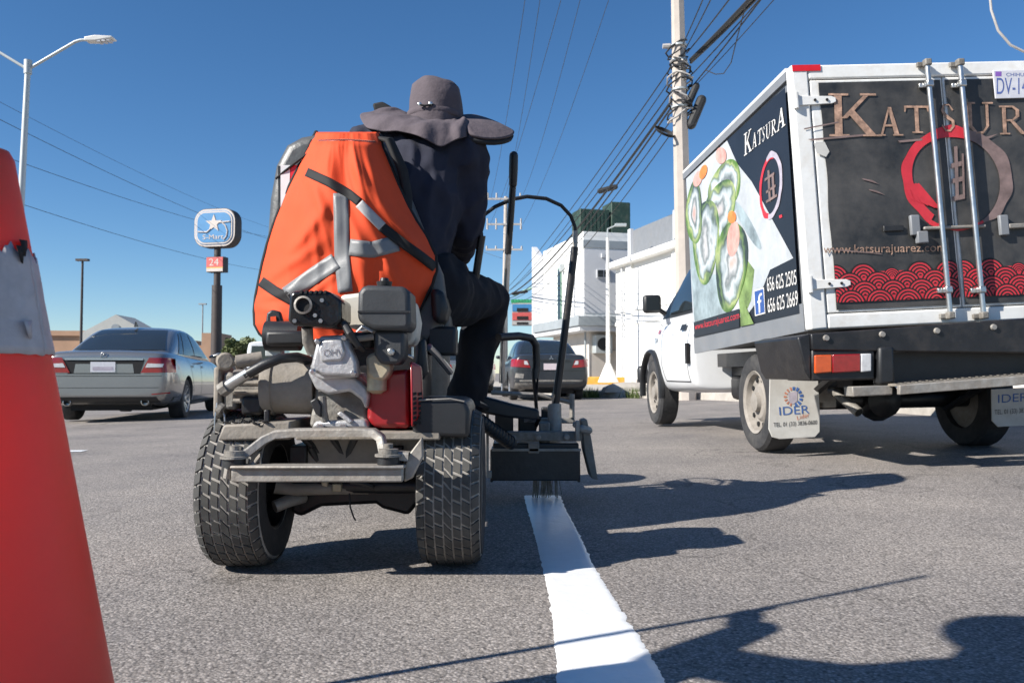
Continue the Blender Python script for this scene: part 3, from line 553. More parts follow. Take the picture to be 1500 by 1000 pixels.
# distant power pole with crossarms
DY = 55; pb = at(738.5, 556, DY); pt = at(741, 288, DY); t = thing('power_pole', 'distant power pole with three crossarms and insulators above the dark sedan', 'utility pole', (pb.x, DY, -0.1))
H = pt.z + 0.1; MB().cyl((0, 0, 0), (pt.x - pb.x, 0, H), 0.24, 0.12, 10).build('shaft', 'polecon', t)
for vv, hw in ((292, 25), (329, 26), (366, 27)):
    zz = at(741, vv, DY).z + 0.1; a = hw / F * DY
    ca = MB().bx(-a, a, -0.17, -0.06, zz - 0.06, zz + 0.06).build('crossarm', 'ceramic', t)
    for q in (-0.95, -0.45, 0.45, 0.95): MB().cyl((a*q, -0.12, zz - (0.35 if vv == 329 else -0.06)), (a*q, -0.12, zz + (0.4 if vv != 366 else 0.25)), 0.07, 0.05, 8).build('insulator', 'ceramic', ca)
# green mast with price sign
GY = 60; t = thing('price_sign_mast', 'mint green mast with arm holding a green, blue and red price sign', 'sign', (at(783, 500, GY).x, GY, 0)); ox = at(783, 500, GY).x
L = lambda u, v, Y=GY: at(u, v, Y) - Vector((ox, GY, 0))
MB().tube([(0, 0, 0), L(783, 418)], 0.14, 8).build('mast', 'mintpole', t); MB().tube([L(783, 420), L(752, 432)], 0.08, 8).build('arm', 'mintpole', t)
MB().tube([L(783, 418), L(784, 413)], 0.1, 8).bx(L(780, 0).x, L(788, 0).x, -0.2, 0.2, L(0, 416).z, L(0, 413).z).build('lamp', 'band', t)
sg = MB().bx(L(750, 0).x, L(779, 0).x, -0.2, 0.15, L(0, 477).z, L(0, 444).z).build('sign_cabinet', 'ceramic', t)
for m_, v0, v1 in (('signblue', 456, 446), ('signred', 469, 458), ('ceramic', 476, 471)): MB().bx(L(750.5, 0).x, L(778.5, 0).x, -0.24, -0.203, L(0, v0).z, L(0, v1).z).build('price_panel', m_, sg)
for v0, v1 in ((456.5, 451.5), (468, 463.5), (475, 472)): MB().bx(L(757, 0).x, L(773, 0).x, -0.27, -0.243, L(0, v0).z, L(0, v1).z).build('display', 'seam', sg)
tp = MB()
for i in range(7): c = L(751 + i*4.4, 441); tp.lathe([(0.02, -0.14), (0.13, -0.12), (0.15, 0), (0.13, 0.1), (0.02, 0.12)], c, (0, -1, 0), 10)
tp.bx(L(749, 0).x, L(780, 0).x, -0.1, 0.1, L(0, 444).z + 0.01, L(0, 441).z).build('green_crest', 'signgreen', t)
# store pylon sign
SY = 55; sb = at(316, 560, SY); t = thing('store_sign_pylon', 'tall dark pylon with rounded blue store sign showing a pale star', 'sign', (sb.x, SY, hz(sb.x, SY)), R(-12)); zb = hz(sb.x, SY)
Z = lambda v: at(319, v, SY).z - zb; mmp = SY / F
MB().cyl((0, 0, 0), (0, 0, Z(418)), 0.36, 0.33, 14).build('lower_pole', 'polebrown', t); MB().cyl((0, 0, Z(418)), (0, 0, Z(362)), 0.22, 0.22, 12).build('upper_pole', 'polebrown', t)
def rrect(wd, ht, r, n=8):
    o = []
    for cx, cz, a0 in ((wd-r, ht-r, 0), (-wd+r, ht-r, 90), (-wd+r, -ht+r, 180), (wd-r, -ht+r, 270)):
        for i in range(n + 1): a = R(a0 + 90*i/n); o.append((cx + r*math.cos(a), cz + r*math.sin(a)))
    return o
zc = (Z(307) + Z(363)) / 2; hh = (Z(307) - Z(363)) / 2; hw = 33.5 * mmp
cab = MB().prism([(x, -0.35, zc + z) for x, z in rrect(hw, hh, 0.85)], (0, 0.75, 0)).build('sign_cabinet', 'polebrown', t)
MB().prism([(x, -0.40, zc + z) for x, z in rrect(hw - 0.04, hh - 0.04, 0.82)], (0, 0.047, 0)).build('sign_rim', 'signpale', cab)
MB().prism([(x, -0.43, zc + z) for x, z in rrect(hw - 0.16, hh - 0.16, 0.7)], (0, 0.027, 0)).build('rim_line', 'signblue', cab)
MB().prism([(x, -0.455, zc + z) for x, z in rrect(hw - 0.2, hh - 0.2, 0.66)], (0, 0.022, 0)).build('rim_inner', 'signpale', cab)
MB().prism([(x, -0.48, zc + z) for x, z in rrect(hw - 0.3, hh - 0.3, 0.56)], (0, 0.022, 0)).build('blue_panel', 'signblue', cab)
star = [((0.62 if i % 2 == 0 else 0.25) * math.sin(i*math.pi/5), -0.52, zc + 0.26 + (0.62 if i % 2 == 0 else 0.25) * math.cos(i*math.pi/5)) for i in range(10)]
MB().prism(star, (0, 0.036, 0)).build('star', 'signpale', cab)
MB().tube([(0.35, -0.5, zc + 0.32), (1.16, -0.5, zc + 0.36)], 0.05, 6).build('swoosh', 'signpale', cab); MB().tube([(-1.16, -0.5, zc - 0.25), (-0.5, -0.5, zc - 0.3), (-0.22, -0.5, zc - 0.08)], 0.05, 6).build('swoosh', 'signpale', cab)
MB().tube([(0.62, -0.5, zc + 0.3), (0.85, -0.5, zc + 0.1), (1.0, -0.5, zc - 0.25), (0.95, -0.5, zc - 0.6), (0.75, -0.5, zc - 0.85)], 0.045, 6).build('swoosh', 'signpale', cab)
text('S-Mart', (-0.8, -0.5, zc - 0.78), (0.72, -0.5, zc - 0.78), (-0.8, -0.5, zc - 0.47), 'signpale', cab)
z0, z1_ = Z(399), Z(377); lb = MB().bx(-0.62, 0.62, -0.3, 0.3, z0, z1_).build('small_sign', 'polebrown', t)
MB().bx(-0.6, 0.6, -0.34, -0.303, z0 + 0.32, z1_ - 0.03).build('red_panel', 'signred', lb); MB().bx(-0.6, 0.6, -0.34, -0.303, z0 + 0.24, z0 + 0.315).build('yellow_stripe', 'signyellow', lb)
MB().bx(-0.6, 0.6, -0.34, -0.303, z0 + 0.03, z0 + 0.235).build('pale_panel', 'signpale', lb)
text('24', (-0.4, -0.345, z0 + 0.42), (0.3, -0.345, z0 + 0.42), (-0.4, -0.345, z1_ - 0.12), 'signpale', lb)

# ------------------------------------------------------------------ overhead wires
def wire(label, a, b, sag, r, name='overhead_wire', m='cable', group='overhead wires', n=24):
    a = Vector(a); b = Vector(b); pts = []
    for i in range(n + 1):
        s_ = i / n; p = a.lerp(b, s_); p.z -= sag * 4 * s_ * (1 - s_); pts.append(p)
    return tag(MB().tube(pts, r, 6).build(name, m), label, 'wire', group)
LB_ = 'black cable strung from the concrete utility pole along the street'
Pz = lambda u, v: at(u, v, 16.5)
far = lambda i: Vector((at(741, 420, DY).x + 0.15*math.sin(i*2.1), DY - 0.1, at(741, 424 + 3.4*i, DY).z))
for i, (u, v, r) in enumerate([(989, 90, 0.014), (990, 105, 0.012), (992, 122, 0.016), (994, 134, 0.034), (994, 142, 0.022), (996, 158, 0.013), (997, 176, 0.012)]):
    wire(LB_ if r < 0.02 else ('thickest black cable bundle sagging from the concrete pole to the distant pole' if r > 0.03 else 'medium black cable running just under the thick bundle to the distant pole'), Pz(u, v), far(i), 0.3 + 0.13*i, r)
for i, (u, v, ux, vx, r) in enumerate([(1000, 66, 1024, 0, 0.011), (1003, 74, 1034, 0, 0.011), (1006, 78, 1056, 0, 0.013), (1012, 88, 1084, -2, 0.040), (1012, 92, 1088, 0, 0.028), (1015, 108, 1095, 0, 0.012), (1018, 122, 1098, 0, 0.014), (1018, 126, 1110, 4, 0.008)]):
    a = Pz(u, v); q = at(ux, vx, 13.0 + 0.06*i); wire('thin black cable rising from the concrete utility pole towards the next pole' if r < 0.02 else ('thickest black cable bundle rising from the concrete pole over the truck' if r > 0.03 else 'medium black cable rising beside the thick bundle over the truck'), a, q + (q - a) * 5.0, 0.25 + 0.03*i, r, group='cables over the box truck')
lo = [at(1034, 103, 15.5), at(1048, 109, 15), at(1060, 108, 14.6), at(1071, 92, 14), at(1080, 55, 13), at(1092, 10, 12), at(1100, -20, 11.5)]
tag(MB().tube(lo, 0.009, 6).build('hanging_cable_loop', 'cable'), 'thin black cable loop drooping from the bundle right of the concrete pole', 'wire')
lc = at(890, 276, 30); c_ = MB().tube([lc + Vector((-0.28, 0, -0.1)), lc + Vector((0.28, 0, 0.05))], 0.1, 8, rnd=True).build('cable_splice', 'cable'); tag(c_, 'small black splice case hanging on the cable bundle above the street', 'splice case')
c_ = MB().tube([at(756, 430, 50) + Vector((-0.2, 0, 0)), at(764, 428, 50) + Vector((0.3, 0, 0.05))], 0.09, 8, rnd=True).build('cable_splice', 'cable'); tag(c_, 'small dark splice case on the cables beside the green mast', 'splice case')
for i, (u0, v0, u1, v1) in enumerate([(719, 290, 775, -40), (741, 286, 800, -60), (764, 290, 860, -40), (718, 328, 830, -30), (766, 328, 905, -40)]):
    wire('very thin power line running from the crossarms overhead', at(u0, v0, DY), at(u1, v1, 22), 0.6, 0.009, name='power_line', m='wire', group='thin power lines')
for i, (u0, v0, u1, v1) in enumerate([(-60, 118, 400, 335), (-60, 145, 400, 352), (-60, 205, 400, 348), (-60, 268, 400, 398)]):
    wire('thin wire descending behind the store sign pylon', at(u0, v0, 34), at(u1, v1, 88), 0.5, 0.014 if i else 0.009, name='street_wire', m='wire', group='thin wires on the store side')
for i, (u0, v0, u1, v1) in enumerate([(738, 460, 690, 395), (740, 380, 690, 330)]):
    wire('thin service wire leaving the distant power pole sideways', at(u0, v0, DY), at(u1 - 200, v1 - 60, 70), 0.4, 0.012, name='service_wire', m='wire', group='service wires at the distant pole')
q = [at(1448, -30, 12), at(1452, 15, 12), at(1462, 45, 12), at(1480, 66, 12), at(1500, 76, 12), at(1540, 80, 12)]
tag(MB().tube(q, 0.018, 8).build('drooping_cable', 'ceramic'), 'pale cable drooping above the rear corner of the box truck', 'wire')

# ------------------------------------------------------------------ trees and weeds
def leaves(n, blobs, size, rng):
    mb = MB()
    for _ in range(n):
        c, r = rng.choice(blobs); d = Vector((rng.gauss(0, 1), rng.gauss(0, 1), rng.gauss(0, 1))).normalized() * (r * rng.random() ** 0.4)
        d.z *= 0.75; p = Vector(c) + d; a = Vector((rng.gauss(0, 1), rng.gauss(0, 1), rng.gauss(0, 1))).normalized(); b = a.orthogonal().normalized(); s_ = size * (0.6 + 0.8*rng.random())
        mb.add([p - a*s_, p + b*s_*0.45, p + a*s_, p - b*s_*0.45], [(0, 1, 2, 3)])
    return mb
def bush_tree(label, u, v0, v1, Y, halfw, rng, n=3500, size=0.13):
    p = at(u, v0, Y); zb = hz(p.x, Y); H = p.z - zb; t = thing('bushy_tree', label, 'tree', (p.x, Y, zb))
    blobs = []
    for i in range(16):
        a = rng.random()*6.28; rr = halfw * rng.random()**0.6 * 0.75; blobs.append(((rr*math.cos(a), rr*math.sin(a), H * (0.45 + 0.38*rng.random())), 0.24*halfw + 0.22*halfw*rng.random()))
    tk = MB().tube([(0, 0, -0.1), (0.1, 0, H*0.25), (0.05, 0.1, H*0.5)], [0.16, 0.12, 0.07], 8)
    for c, r in blobs[:9]: tk.tube([(0.07, 0, H*0.2), Vector(c)*0.6 + Vector((0, 0, H*0.1)), c], [0.07, 0.05, 0.02], 5)
    tk.build('trunk', 'bark', t); leaves(n, blobs, size, rng).build('crown', 'leaf', t, smooth=0)
bush_tree('rounded olive green tree right of the store sign pylon', 350, 487, 520, 52, 1.35, random.Random(4))
bush_tree('low olive shrub tree half hidden behind the orange vest', 388, 496, 520, 58, 1.2, random.Random(9), 2200)
for i, (u, Y) in enumerate([(853, 20.6), (866, 19.8), (935, 18.6), (929, 18.9)]):
    x = at(u, 580, Y).x; rg = random.Random(i); mb = MB()
    for _ in range(90):
        a = rg.random()*6.28; l_ = 0.1 + 0.2*rg.random(); bse = Vector((rg.gauss(0, 0.1), rg.gauss(0, 0.1), 0)); tip = bse + Vector((math.cos(a)*l_*0.5, math.sin(a)*l_*0.5, l_)); sd_ = Vector((-math.sin(a), math.cos(a), 0))*0.014
        mb.add([bse - sd_, bse + sd_, tip], [(0, 1, 2)])
    o = mb.build('weed_tuft', 'leaf2', None, smooth=0); o.location = (x, Y, hz(x, Y) + 0.0); tag(o, 'dry green weed tuft growing along the kerb behind the dark sedan', 'weed', 'weeds along the kerb')
t = MB().lathe([(0.02, 0), (0.55, 0.0), (0.5, 0.14), (0.3, 0.26), (0.05, 0.3)], (0, 0, 0), (0, 0, 1), 9).build('rubble_mound', 'concrete', None); t.scale = (1.2, 0.6, 0.8); t.location = (2.75, 19.6, hz(2.7, 19.6) + 0.12); tag(t, 'low grey mound of rubble on the kerb by the white truck', 'rubble')

# ================================================================== VEHICLES
def make_wheel(parent, c, r, wd, rimmat, side, spokes=7, steel=False, name='wheel'):
    # side = +1: outer face towards +x
    c = Vector(c); ax = Vector((side, 0, 0)); h = wd / 2
    wo = empty(name, c); wo.parent = parent
    MB().lathe([(r*0.62, -h*0.9), (r*0.80, -h), (r*0.94, -h*0.92), (r*0.995, -h*0.7), (r, 0), (r*0.995, h*0.7), (r*0.94, h*0.92), (r*0.80, h), (r*0.66, h*0.92), (r*0.62, h*0.7)], (0, 0, 0), ax, 40, True).build('tyre', 'rubber', wo)
    if steel:
        rm = MB().lathe([(r*0.02, -h*0.5), (r*0.63, -h*0.5), (r*0.655, h*0.86), (r*0.64, h*0.95), (r*0.58, h*0.8), (r*0.55, h*0.45), (r*0.40, h*0.42), (r*0.33, h*0.62), (r*0.20, h*0.66), (r*0.19, h*0.95), (r*0.1, h*1.0)], (0, 0, 0), ax, 36).build('rim', rimmat, wo)
        for k in range(10):
            a = k*math.pi*2/10; p = Vector((side*h*0.50, r*0.475*math.cos(a), r*0.475*math.sin(a))); MB().lathe([(r*0.052, -0.006), (r*0.052, 0.004)], p, ax, 8).build('vent_hole', 'seam', wo)
    else:
        MB().lathe([(r*0.66, h*0.8), (r*0.655, h*0.97), (r*0.62, h*0.9), (r*0.59, h*0.4), (r*0.59, -h*0.3), (r*0.63, -h*0.3)], (0, 0, 0), ax, 36, True).build('rim', rimmat, wo)
        MB().lathe([(r*0.58, -h*0.1), (r*0.58, h*0.05)], (0, 0, 0), ax, 20).build('brake_disc', 'seam', wo)
        for k in range(spokes):
            a = k*math.pi*2/spokes + 0.3; u = Vector((0, math.cos(a), math.sin(a))); t_ = Vector((0, -math.sin(a), math.cos(a))); z0 = Vector((side*h*0.62, 0, 0)); z1 = Vector((side*h*0.9, 0, 0))
            MB().prism([u*r*0.1 - t_*r*0.075 + z0, u*r*0.62 - t_*r*0.055 + z1, u*r*0.62 + t_*r*0.055 + z1, u*r*0.1 + t_*r*0.075 + z0], (-side*0.03, 0, 0)).build('spoke', rimmat, wo)
        MB().lathe([(r*0.16, h*0.3), (r*0.16, h*0.8), (r*0.1, h*0.88)], (0, 0, 0), ax, 16).build('hub', rimmat, wo)
    return wo
PROF = [(0, 0), (0.55, 0), (0.86, 0.0), (0.965, 0.09), (1.0, 0.34), (0.998, 0.58), (0.965, 0.84), (0.90, 0.965), (0.80, 1.0), (0.42, 1.02), (0, 1.03)]
def loft_body(stations, prof=PROF, sub=2):
    mb = MB(); rows = []
    for y, w_, zb, zt in stations:
        half = [Vector((w_*fx, y, zb + (zt - zb)*fz)) for fx, fz in prof]
        rows.append(half + [Vector((-p.x, p.y, p.z)) for p in half[-2:0:-1]])
    n = len(rows[0]); vs = [p for r_ in rows for p in r_]; k = len(rows)
    fs = [(i*n + j, i*n + (j+1) % n, (i+1)*n + (j+1) % n, (i+1)*n + j) for i in range(k-1) for j in range(n)]
    for row, fl in ((0, 1), (k-1, 0)):
        f = [row*n + j for j in range(n)]; m = len(prof) - 1
        for i in range(m):
            q = [f[i], f[i+1], f[(n - i - 1) % n], f[(n - i) % n]]
            q = list(dict.fromkeys(q))
            if len(q) > 2: fs.append(tuple(q) if fl else tuple(q[::-1]))
    mb.add(vs, fs); return mb
def cabin(stations, zbelt):
    mb = MB(); rows = []
    for y, wb, zt in stations:
        wr = wb - max(0, zt - zbelt)*0.33
        half = [Vector((0, y, zt + 0.012)), Vector((wr*0.55, y, zt + 0.006)), Vector((wr*0.9, y, zt - 0.02)), Vector((wr + 0.01, y, zt - 0.07)), Vector((wb - (wb - wr)*0.3, y, zbelt + (zt - zbelt)*0.35)), Vector((wb, y, zbelt - 0.06)), Vector((wb*0.6, y, zbelt - 0.1))]
        rows.append(half + [Vector((-p.x, p.y, p.z)) for p in half[::-1]])
    n = len(rows[0]); vs = [p for r_ in rows for p in r_]; k = len(rows)
    fs = [(i*n + j, i*n + (j+1) % n, (i+1)*n + (j+1) % n, (i+1)*n + j) for i in range(k-1) for j in range(n)]
    fs += [tuple(range(n)), tuple(range((k-1)*n, k*n))[::-1]]
    return mb.add(vs, fs)
def cut_arches(body, ys, z, r):
    for y in ys:
        c = MB().cyl((-1.3, y, z), (1.3, y, z), r, r, 32).build('cutter', None, body.parent); k = body.modifiers.new('b', 'BOOLEAN'); k.object = c; k.operation = 'DIFFERENCE'; k.solver = 'EXACT'
        baked(body); bpy.data.objects.remove(c)
    body.data.polygons.foreach_set('use_smooth', [True]*len(body.data.polygons)); body.data.set_sharp_from_angle(angle=R(38))
def sedan(name, label, cat, paint, loc, rz, P, group=None):
    t = thing(name, label, cat, loc, rz, group)
    wbs = P['wb']; body = loft_body(P['body']).build('body', paint, t, sub=2); baked(body); cut_arches(body, (0, wbs), P['r'], P['r'] + 0.045)
    cab = cabin(P['cabin'], P['belt']).build('roof', paint, t, sub=2); baked(cab)
    cab.data.polygons.foreach_set('use_smooth', [True]*len(cab.data.polygons))
    T = Tree(body, cab); hw = P['hw']
    def pt(q, fr, name, m, n=6, mm=6, off=0.006, parent=t): return T.patch(q, fr, n, mm, off).build(name, m, parent, smooth=60)
    for q in P['rear_glass']: pt(q, 'rear', 'rear_window', 'glass', 10, 8, 0.008)
    for fr in ('right', 'left'):
        for q in P['side_glass']: pt(q, fr, 'side_window', 'glass', 8, 6, 0.007)
        for q in P['doors']:
            for a, b in zip(q, q[1:]):
                dx, dz = b[0]-a[0], b[1]-a[1]; l_ = math.hypot(dx, dz); ox, oz = -dz/l_*0.006, dx/l_*0.006
                pt([(a[0]-ox, a[1]-oz), (b[0]-ox, b[1]-oz), (b[0]+ox, b[1]+oz), (a[0]+ox, a[1]+oz)], fr, 'door_seam', 'seam', 10, 1, 0.003)
        for y in P['handles']: pt([(y, P['belt']-0.14), (y+0.2, P['belt']-0.14), (y+0.2, P['belt']-0.10), (y, P['belt']-0.10)], fr, 'door_handle', paint, 4, 2, 0.03)
        pt([(-0.75, 0.30), (wbs-0.5, 0.28), (wbs-0.5, 0.34), (-0.75, 0.36)], fr, 'sill_moulding', paint, 12, 2, 0.012) if P.get('sill') else None
    pt([(-0.62, P['belt']+0.06), (0.62, P['belt']+0.06), (0.48, P['roof']-0.09), (-0.48, P['roof']-0.09)], 'front', 'windscreen', 'glass', 10, 8, 0.008)
    for s_ in (-1, 1):
        mm = MB().tube([(s_*(hw-0.02), P['mirror'], P['belt']+0.06), (s_*(hw+0.12), P['mirror']-0.03, P['belt']+0.09)], [0.035, 0.065], 10, flat=0.7, rnd=True).build('mirror', paint, t, smooth=60)
        for y in (0, wbs): make_wheel(t, (s_*(P['track']/2), y, P['r']), P['r'], P['tw'], P['rimmat'], s_, P.get('spokes', 7))
    MB().bx(-0.55, 0.55, -0.75, wbs + 0.4, 0.17, 0.25).build('underbody', 'seam', t)
    return t, T, pt

# silver sedan on the left
MP = dict(wb=2.76, r=0.315, tw=0.225, track=1.54, hw=0.885, belt=0.94, roof=1.445, mirror=1.95, rimmat='alloy', spokes=10, sill=True,
 body=[(-1.04, 0.70, 0.40, 0.92), (-1.035, 0.80, 0.36, 0.97), (-0.96, 0.865, 0.27, 1.02), (-0.60, 0.90, 0.22, 1.035), (0, 0.91, 0.19, 1.0), (0.9, 0.905, 0.18, 0.97), (1.9, 0.90, 0.18, 0.95), (2.4, 0.90, 0.19, 0.945), (3.0, 0.89, 0.21, 0.87), (3.4, 0.83, 0.25, 0.77), (3.58, 0.7, 0.34, 0.66), (3.6, 0.6, 0.38, 0.6)],
 cabin=[(-0.62, 0.70, 0.99), (-0.50, 0.74, 1.03), (0.28, 0.78, 1.385), (0.6, 0.79, 1.44), (1.0, 0.80, 1.455), (1.35, 0.80, 1.43), (1.6, 0.80, 1.37), (2.36, 0.78, 0.97), (2.45, 0.74, 0.92)],
 rear_glass=[[(-0.64, 1.05), (0.64, 1.05), (0.49, 1.385), (-0.49, 1.385)]],
 side_glass=[[(0.30, 1.0), (0.98, 0.985), (0.97, 1.375), (0.62, 1.37)], [(1.05, 0.985), (2.0, 0.97), (1.62, 1.30), (1.05, 1.38)], [(0.02, 1.01), (0.25, 1.0), (0.55, 1.355), (0.46, 1.34)]],
 doors=[[(0.42, 0.42), (0.30, 0.70), (0.14, 0.98)], [(1.02, 0.26), (1.03, 0.98)], [(2.12, 0.28), (2.14, 0.95)], [(0.42, 0.27), (2.12, 0.27)]], handles=(0.42, 1.2))
mx, my = -5.93, 12.75
car, T, pt = sedan('silver_sedan', 'silver four door sedan with wide red and white tail lights driving away', 'car', 'silver', (mx, my, hz(mx, my)), R(9.5), MP)
for s_ in (-1, 1):
    a = lambda x: s_*x
    tl = pt([(a(0.47), 0.715), (a(0.90), 0.72), (a(0.885), 0.92), (a(0.58), 0.93)], 'rear', 'tail_light', 'redlens', 10, 6, 0.012, car)
    pt([(a(0.53), 0.79), (a(0.76), 0.795), (a(0.77), 0.84), (a(0.56), 0.85)], 'rear', 'light_band', 'clearlens', 8, 2, 0.018, tl)
    ex = MB().lathe([(0.05, -0.1), (0.055, 0), (0.045, 0.005), (0.042, -0.08)], (a(0.52), -1.0, 0.30), (0, -1, 0), 16).build('exhaust_tip', 'chrome', car); ex.scale = (1, 1, 1)
    pt([(a(0.62), 0.40), (a(0.84), 0.42), (a(0.84), 0.435), (a(0.62), 0.415)], 'rear', 'bumper_reflector', 'redlens', 6, 1, 0.006, car)
pt([(-0.50, 0.70), (0.46, 0.70), (0.52, 0.90), (-0.56, 0.90)], 'rear', 'plate_recess', 'seam', 8, 5, 0.004, car)
pt([(-0.42, 0.71), (0.38, 0.71), (0.36, 0.84), (-0.40, 0.84)], 'rear', 'recess_panel', 'silver', 8, 4, 0.006, car)
pl = pt([(-0.20, 0.725), (0.13, 0.725), (0.13, 0.87), (-0.20, 0.87)], 'rear', 'number_plate', 'plate', 4, 3, 0.014, car)
pt([(-0.17, 0.75), (0.10, 0.75), (0.10, 0.80), (-0.17, 0.80)], 'rear', 'plate_print', 'printlilac', 3, 2, 0.0165, pl)
pt([(-0.54, 0.895), (0.5, 0.895), (0.5, 0.92), (-0.54, 0.92)], 'rear', 'chrome_strip', 'chrome', 8, 2, 0.014, car)
for q in ([(-0.86, 0.665), (0.86, 0.665), (0.86, 0.672), (-0.86, 0.672)], [(-0.80, 0.50), (0.80, 0.50), (0.80, 0.506), (-0.80, 0.506)]): pt(q, 'rear', 'bumper_seam', 'seam', 16, 1, 0.003, car)
pt([(-0.72, 0.29), (0.72, 0.29), (0.68, 0.37), (-0.68, 0.37)], 'rear', 'diffuser', 'black', 12, 3, 0.008, car)
h, n_, _, _ = T.b.ray_cast(Vector((-0.03, -5, 0.965)), Vector((0, 1, 0)))
e_ = MB().lathe([(0.04, -0.004), (0.045, 0), (0.04, 0.004)], h - Vector((0, 0.008, 0)), (0, -1, 0), 20, True)
for k in range(3):
    an = math.pi/2 + k*2*math.pi/3; e_.tube([h - Vector((0, 0.008, 0)), h + Vector((0.04*math.cos(an), -0.008, 0.04*math.sin(an)))], 0.004, 5)
e_.build('emblem', 'chrome', car)
MB().prism([(-0.01, 0.35, 1.44), (-0.01, 0.55, 1.45), (-0.01, 0.42, 1.53)], (0.02, 0, 0)).build('roof_aerial', 'black', car)
for x in (-0.35, 0.32): MB().bx(x-0.13, x+0.13, 0.2, 0.3, 0.95, 1.2).build('headrest', 'cream', car, bevel=0.04)

# dark sedan ahead
GP = dict(wb=2.64, r=0.31, tw=0.2, track=1.50, hw=0.87, belt=0.93, roof=1.42, mirror=1.85, rimmat='alloy', spokes=6,
 body=[(-1.08, 0.70, 0.40, 0.93), (-1.07, 0.79, 0.36, 1.0), (-0.98, 0.85, 0.27, 1.035), (-0.60, 0.885, 0.22, 1.03), (0, 0.89, 0.19, 0.99), (0.9, 0.885, 0.18, 0.96), (1.9, 0.88, 0.18, 0.94), (2.3, 0.88, 0.19, 0.93), (2.9, 0.87, 0.21, 0.84), (3.4, 0.81, 0.25, 0.74), (3.55, 0.7, 0.34, 0.64), (3.57, 0.6, 0.38, 0.6)],
 cabin=[(-0.55, 0.70, 0.98), (-0.42, 0.74, 1.02), (0.2, 0.77, 1.35), (0.55, 0.78, 1.41), (0.95, 0.79, 1.43), (1.3, 0.79, 1.40), (1.5, 0.79, 1.34), (2.25, 0.77, 0.96), (2.35, 0.73, 0.91)],
 rear_glass=[[(-0.63, 1.06), (0.63, 1.06), (0.48, 1.36), (-0.48, 1.36)]],
 side_glass=[[(0.22, 0.99), (0.9, 0.975), (0.9, 1.345), (0.48, 1.33)], [(0.97, 0.975), (1.9, 0.96), (1.52, 1.27), (0.97, 1.35)]],
 doors=[[(0.38, 0.45), (0.2, 0.7), (0.08, 0.97)], [(0.94, 0.26), (0.95, 0.97)], [(2.03, 0.28), (2.05, 0.94)]], handles=(0.36, 1.12))
gx, gy = 0.78, 19.3
car2, T, pt = sedan('dark_sedan', 'dark grey sedan with dented bumper stopped ahead in the lane', 'car', 'darkcar', (gx, gy, hz(gx, gy)), R(4.5), GP)
for s_ in (-1, 1):
    a = lambda x: s_*x
    tl = pt([(a(0.46), 0.735), (a(0.88), 0.76), (a(0.86), 0.93), (a(0.52), 0.90)], 'rear', 'tail_light', 'redlens', 8, 5, 0.012, car2)
    pt([(a(0.50), 0.80), (a(0.60), 0.81), (a(0.60), 0.89), (a(0.54), 0.885)], 'rear', 'reverse_lens', 'clearlens', 3, 3, 0.018, tl)
pl = pt([(-0.17, 0.69), (0.15, 0.69), (0.15, 0.83), (-0.17, 0.83)], 'rear', 'number_plate', 'platepink', 4, 3, 0.014, car2)
pt([(-0.42, 0.88), (0.42, 0.88), (0.42, 0.905), (-0.42, 0.905)], 'rear', 'boot_trim', 'blackmetal', 8, 2, 0.02, car2)
for q in ([(-0.86, 0.665), (0.86, 0.665), (0.86, 0.675), (-0.86, 0.675)],): pt(q, 'rear', 'bumper_seam', 'seam', 16, 1, 0.003, car2)
pt([(-0.8, 0.43), (0.8, 0.43), (0.8, 0.47), (-0.8, 0.47)], 'rear', 'bumper_strip', 'grime', 14, 2, 0.006, car2)
pt([(-0.80, 0.30), (-0.30, 0.28), (-0.35, 0.40), (-0.78, 0.41)], 'rear', 'torn_bumper_piece', 'grime', 12, 4, 0.02, car2)
pt([(-0.8, 0.52), (-0.62, 0.5), (-0.6, 0.6), (-0.78, 0.62)], 'rear', 'scuff', 'worn', 5, 4, 0.006, car2)
h, n_, _, _ = T.b.ray_cast(Vector((0.0, -5, 0.95)), Vector((0, 1, 0))); h = h - Vector((0, 0.012, 0))
e_ = MB()
for k in range(3):
    an = math.pi/2 + k*2*math.pi/3; u = Vector((math.cos(an), 0, math.sin(an))); s2 = Vector((-math.sin(an), 0, math.cos(an)))
    e_.prism([h, h + u*0.028 + s2*0.016, h + u*0.056, h + u*0.028 - s2*0.016], (0, 0.008, 0))
e_.build('emblem', 'chrome', car2)
# pale car parked behind, and a white van by the trees
tv = thing('white_van', 'white parked van with dark window beyond the machine', 'van', (at(396, 540, 42).x, 42, hz(-12, 42)), R(10))
z5 = at(396, 503, 42).z - hz(-12, 42)
vb = loft_body([(-2.3, 0.75, 0.4, z5 - 0.1), (-2.28, 0.85, 0.35, z5 - 0.02), (-2.1, 0.9, 0.3, z5), (0.8, 0.9, 0.3, z5), (1.2, 0.9, 0.3, z5 - 0.15), (1.75, 0.88, 0.3, 1.05), (2.4, 0.8, 0.35, 0.85), (2.5, 0.7, 0.4, 0.75)]).build('body', 'white', tv, sub=2); baked(vb); vb.data.polygons.foreach_set('use_smooth', [True]*len(vb.data.polygons)); Tv = Tree(vb)
Tv.patch([(-0.7, 1.05), (0.7, 1.05), (0.62, z5 - 0.2), (-0.62, z5 - 0.2)], 'rear', 6, 6, 0.01).build('rear_window', 'glass', tv)
for q in ([(-1.9, 1.0), (-0.5, 1.0), (-0.5, z5 - 0.22), (-1.8, z5 - 0.22)], [(-0.4, 1.0), (0.9, 1.0), (0.7, z5 - 0.25), (-0.4, z5 - 0.22)]):
    for fr in ('right', 'left'): Tv.patch(q, fr, 6, 6, 0.01).build('side_window', 'glass', tv)
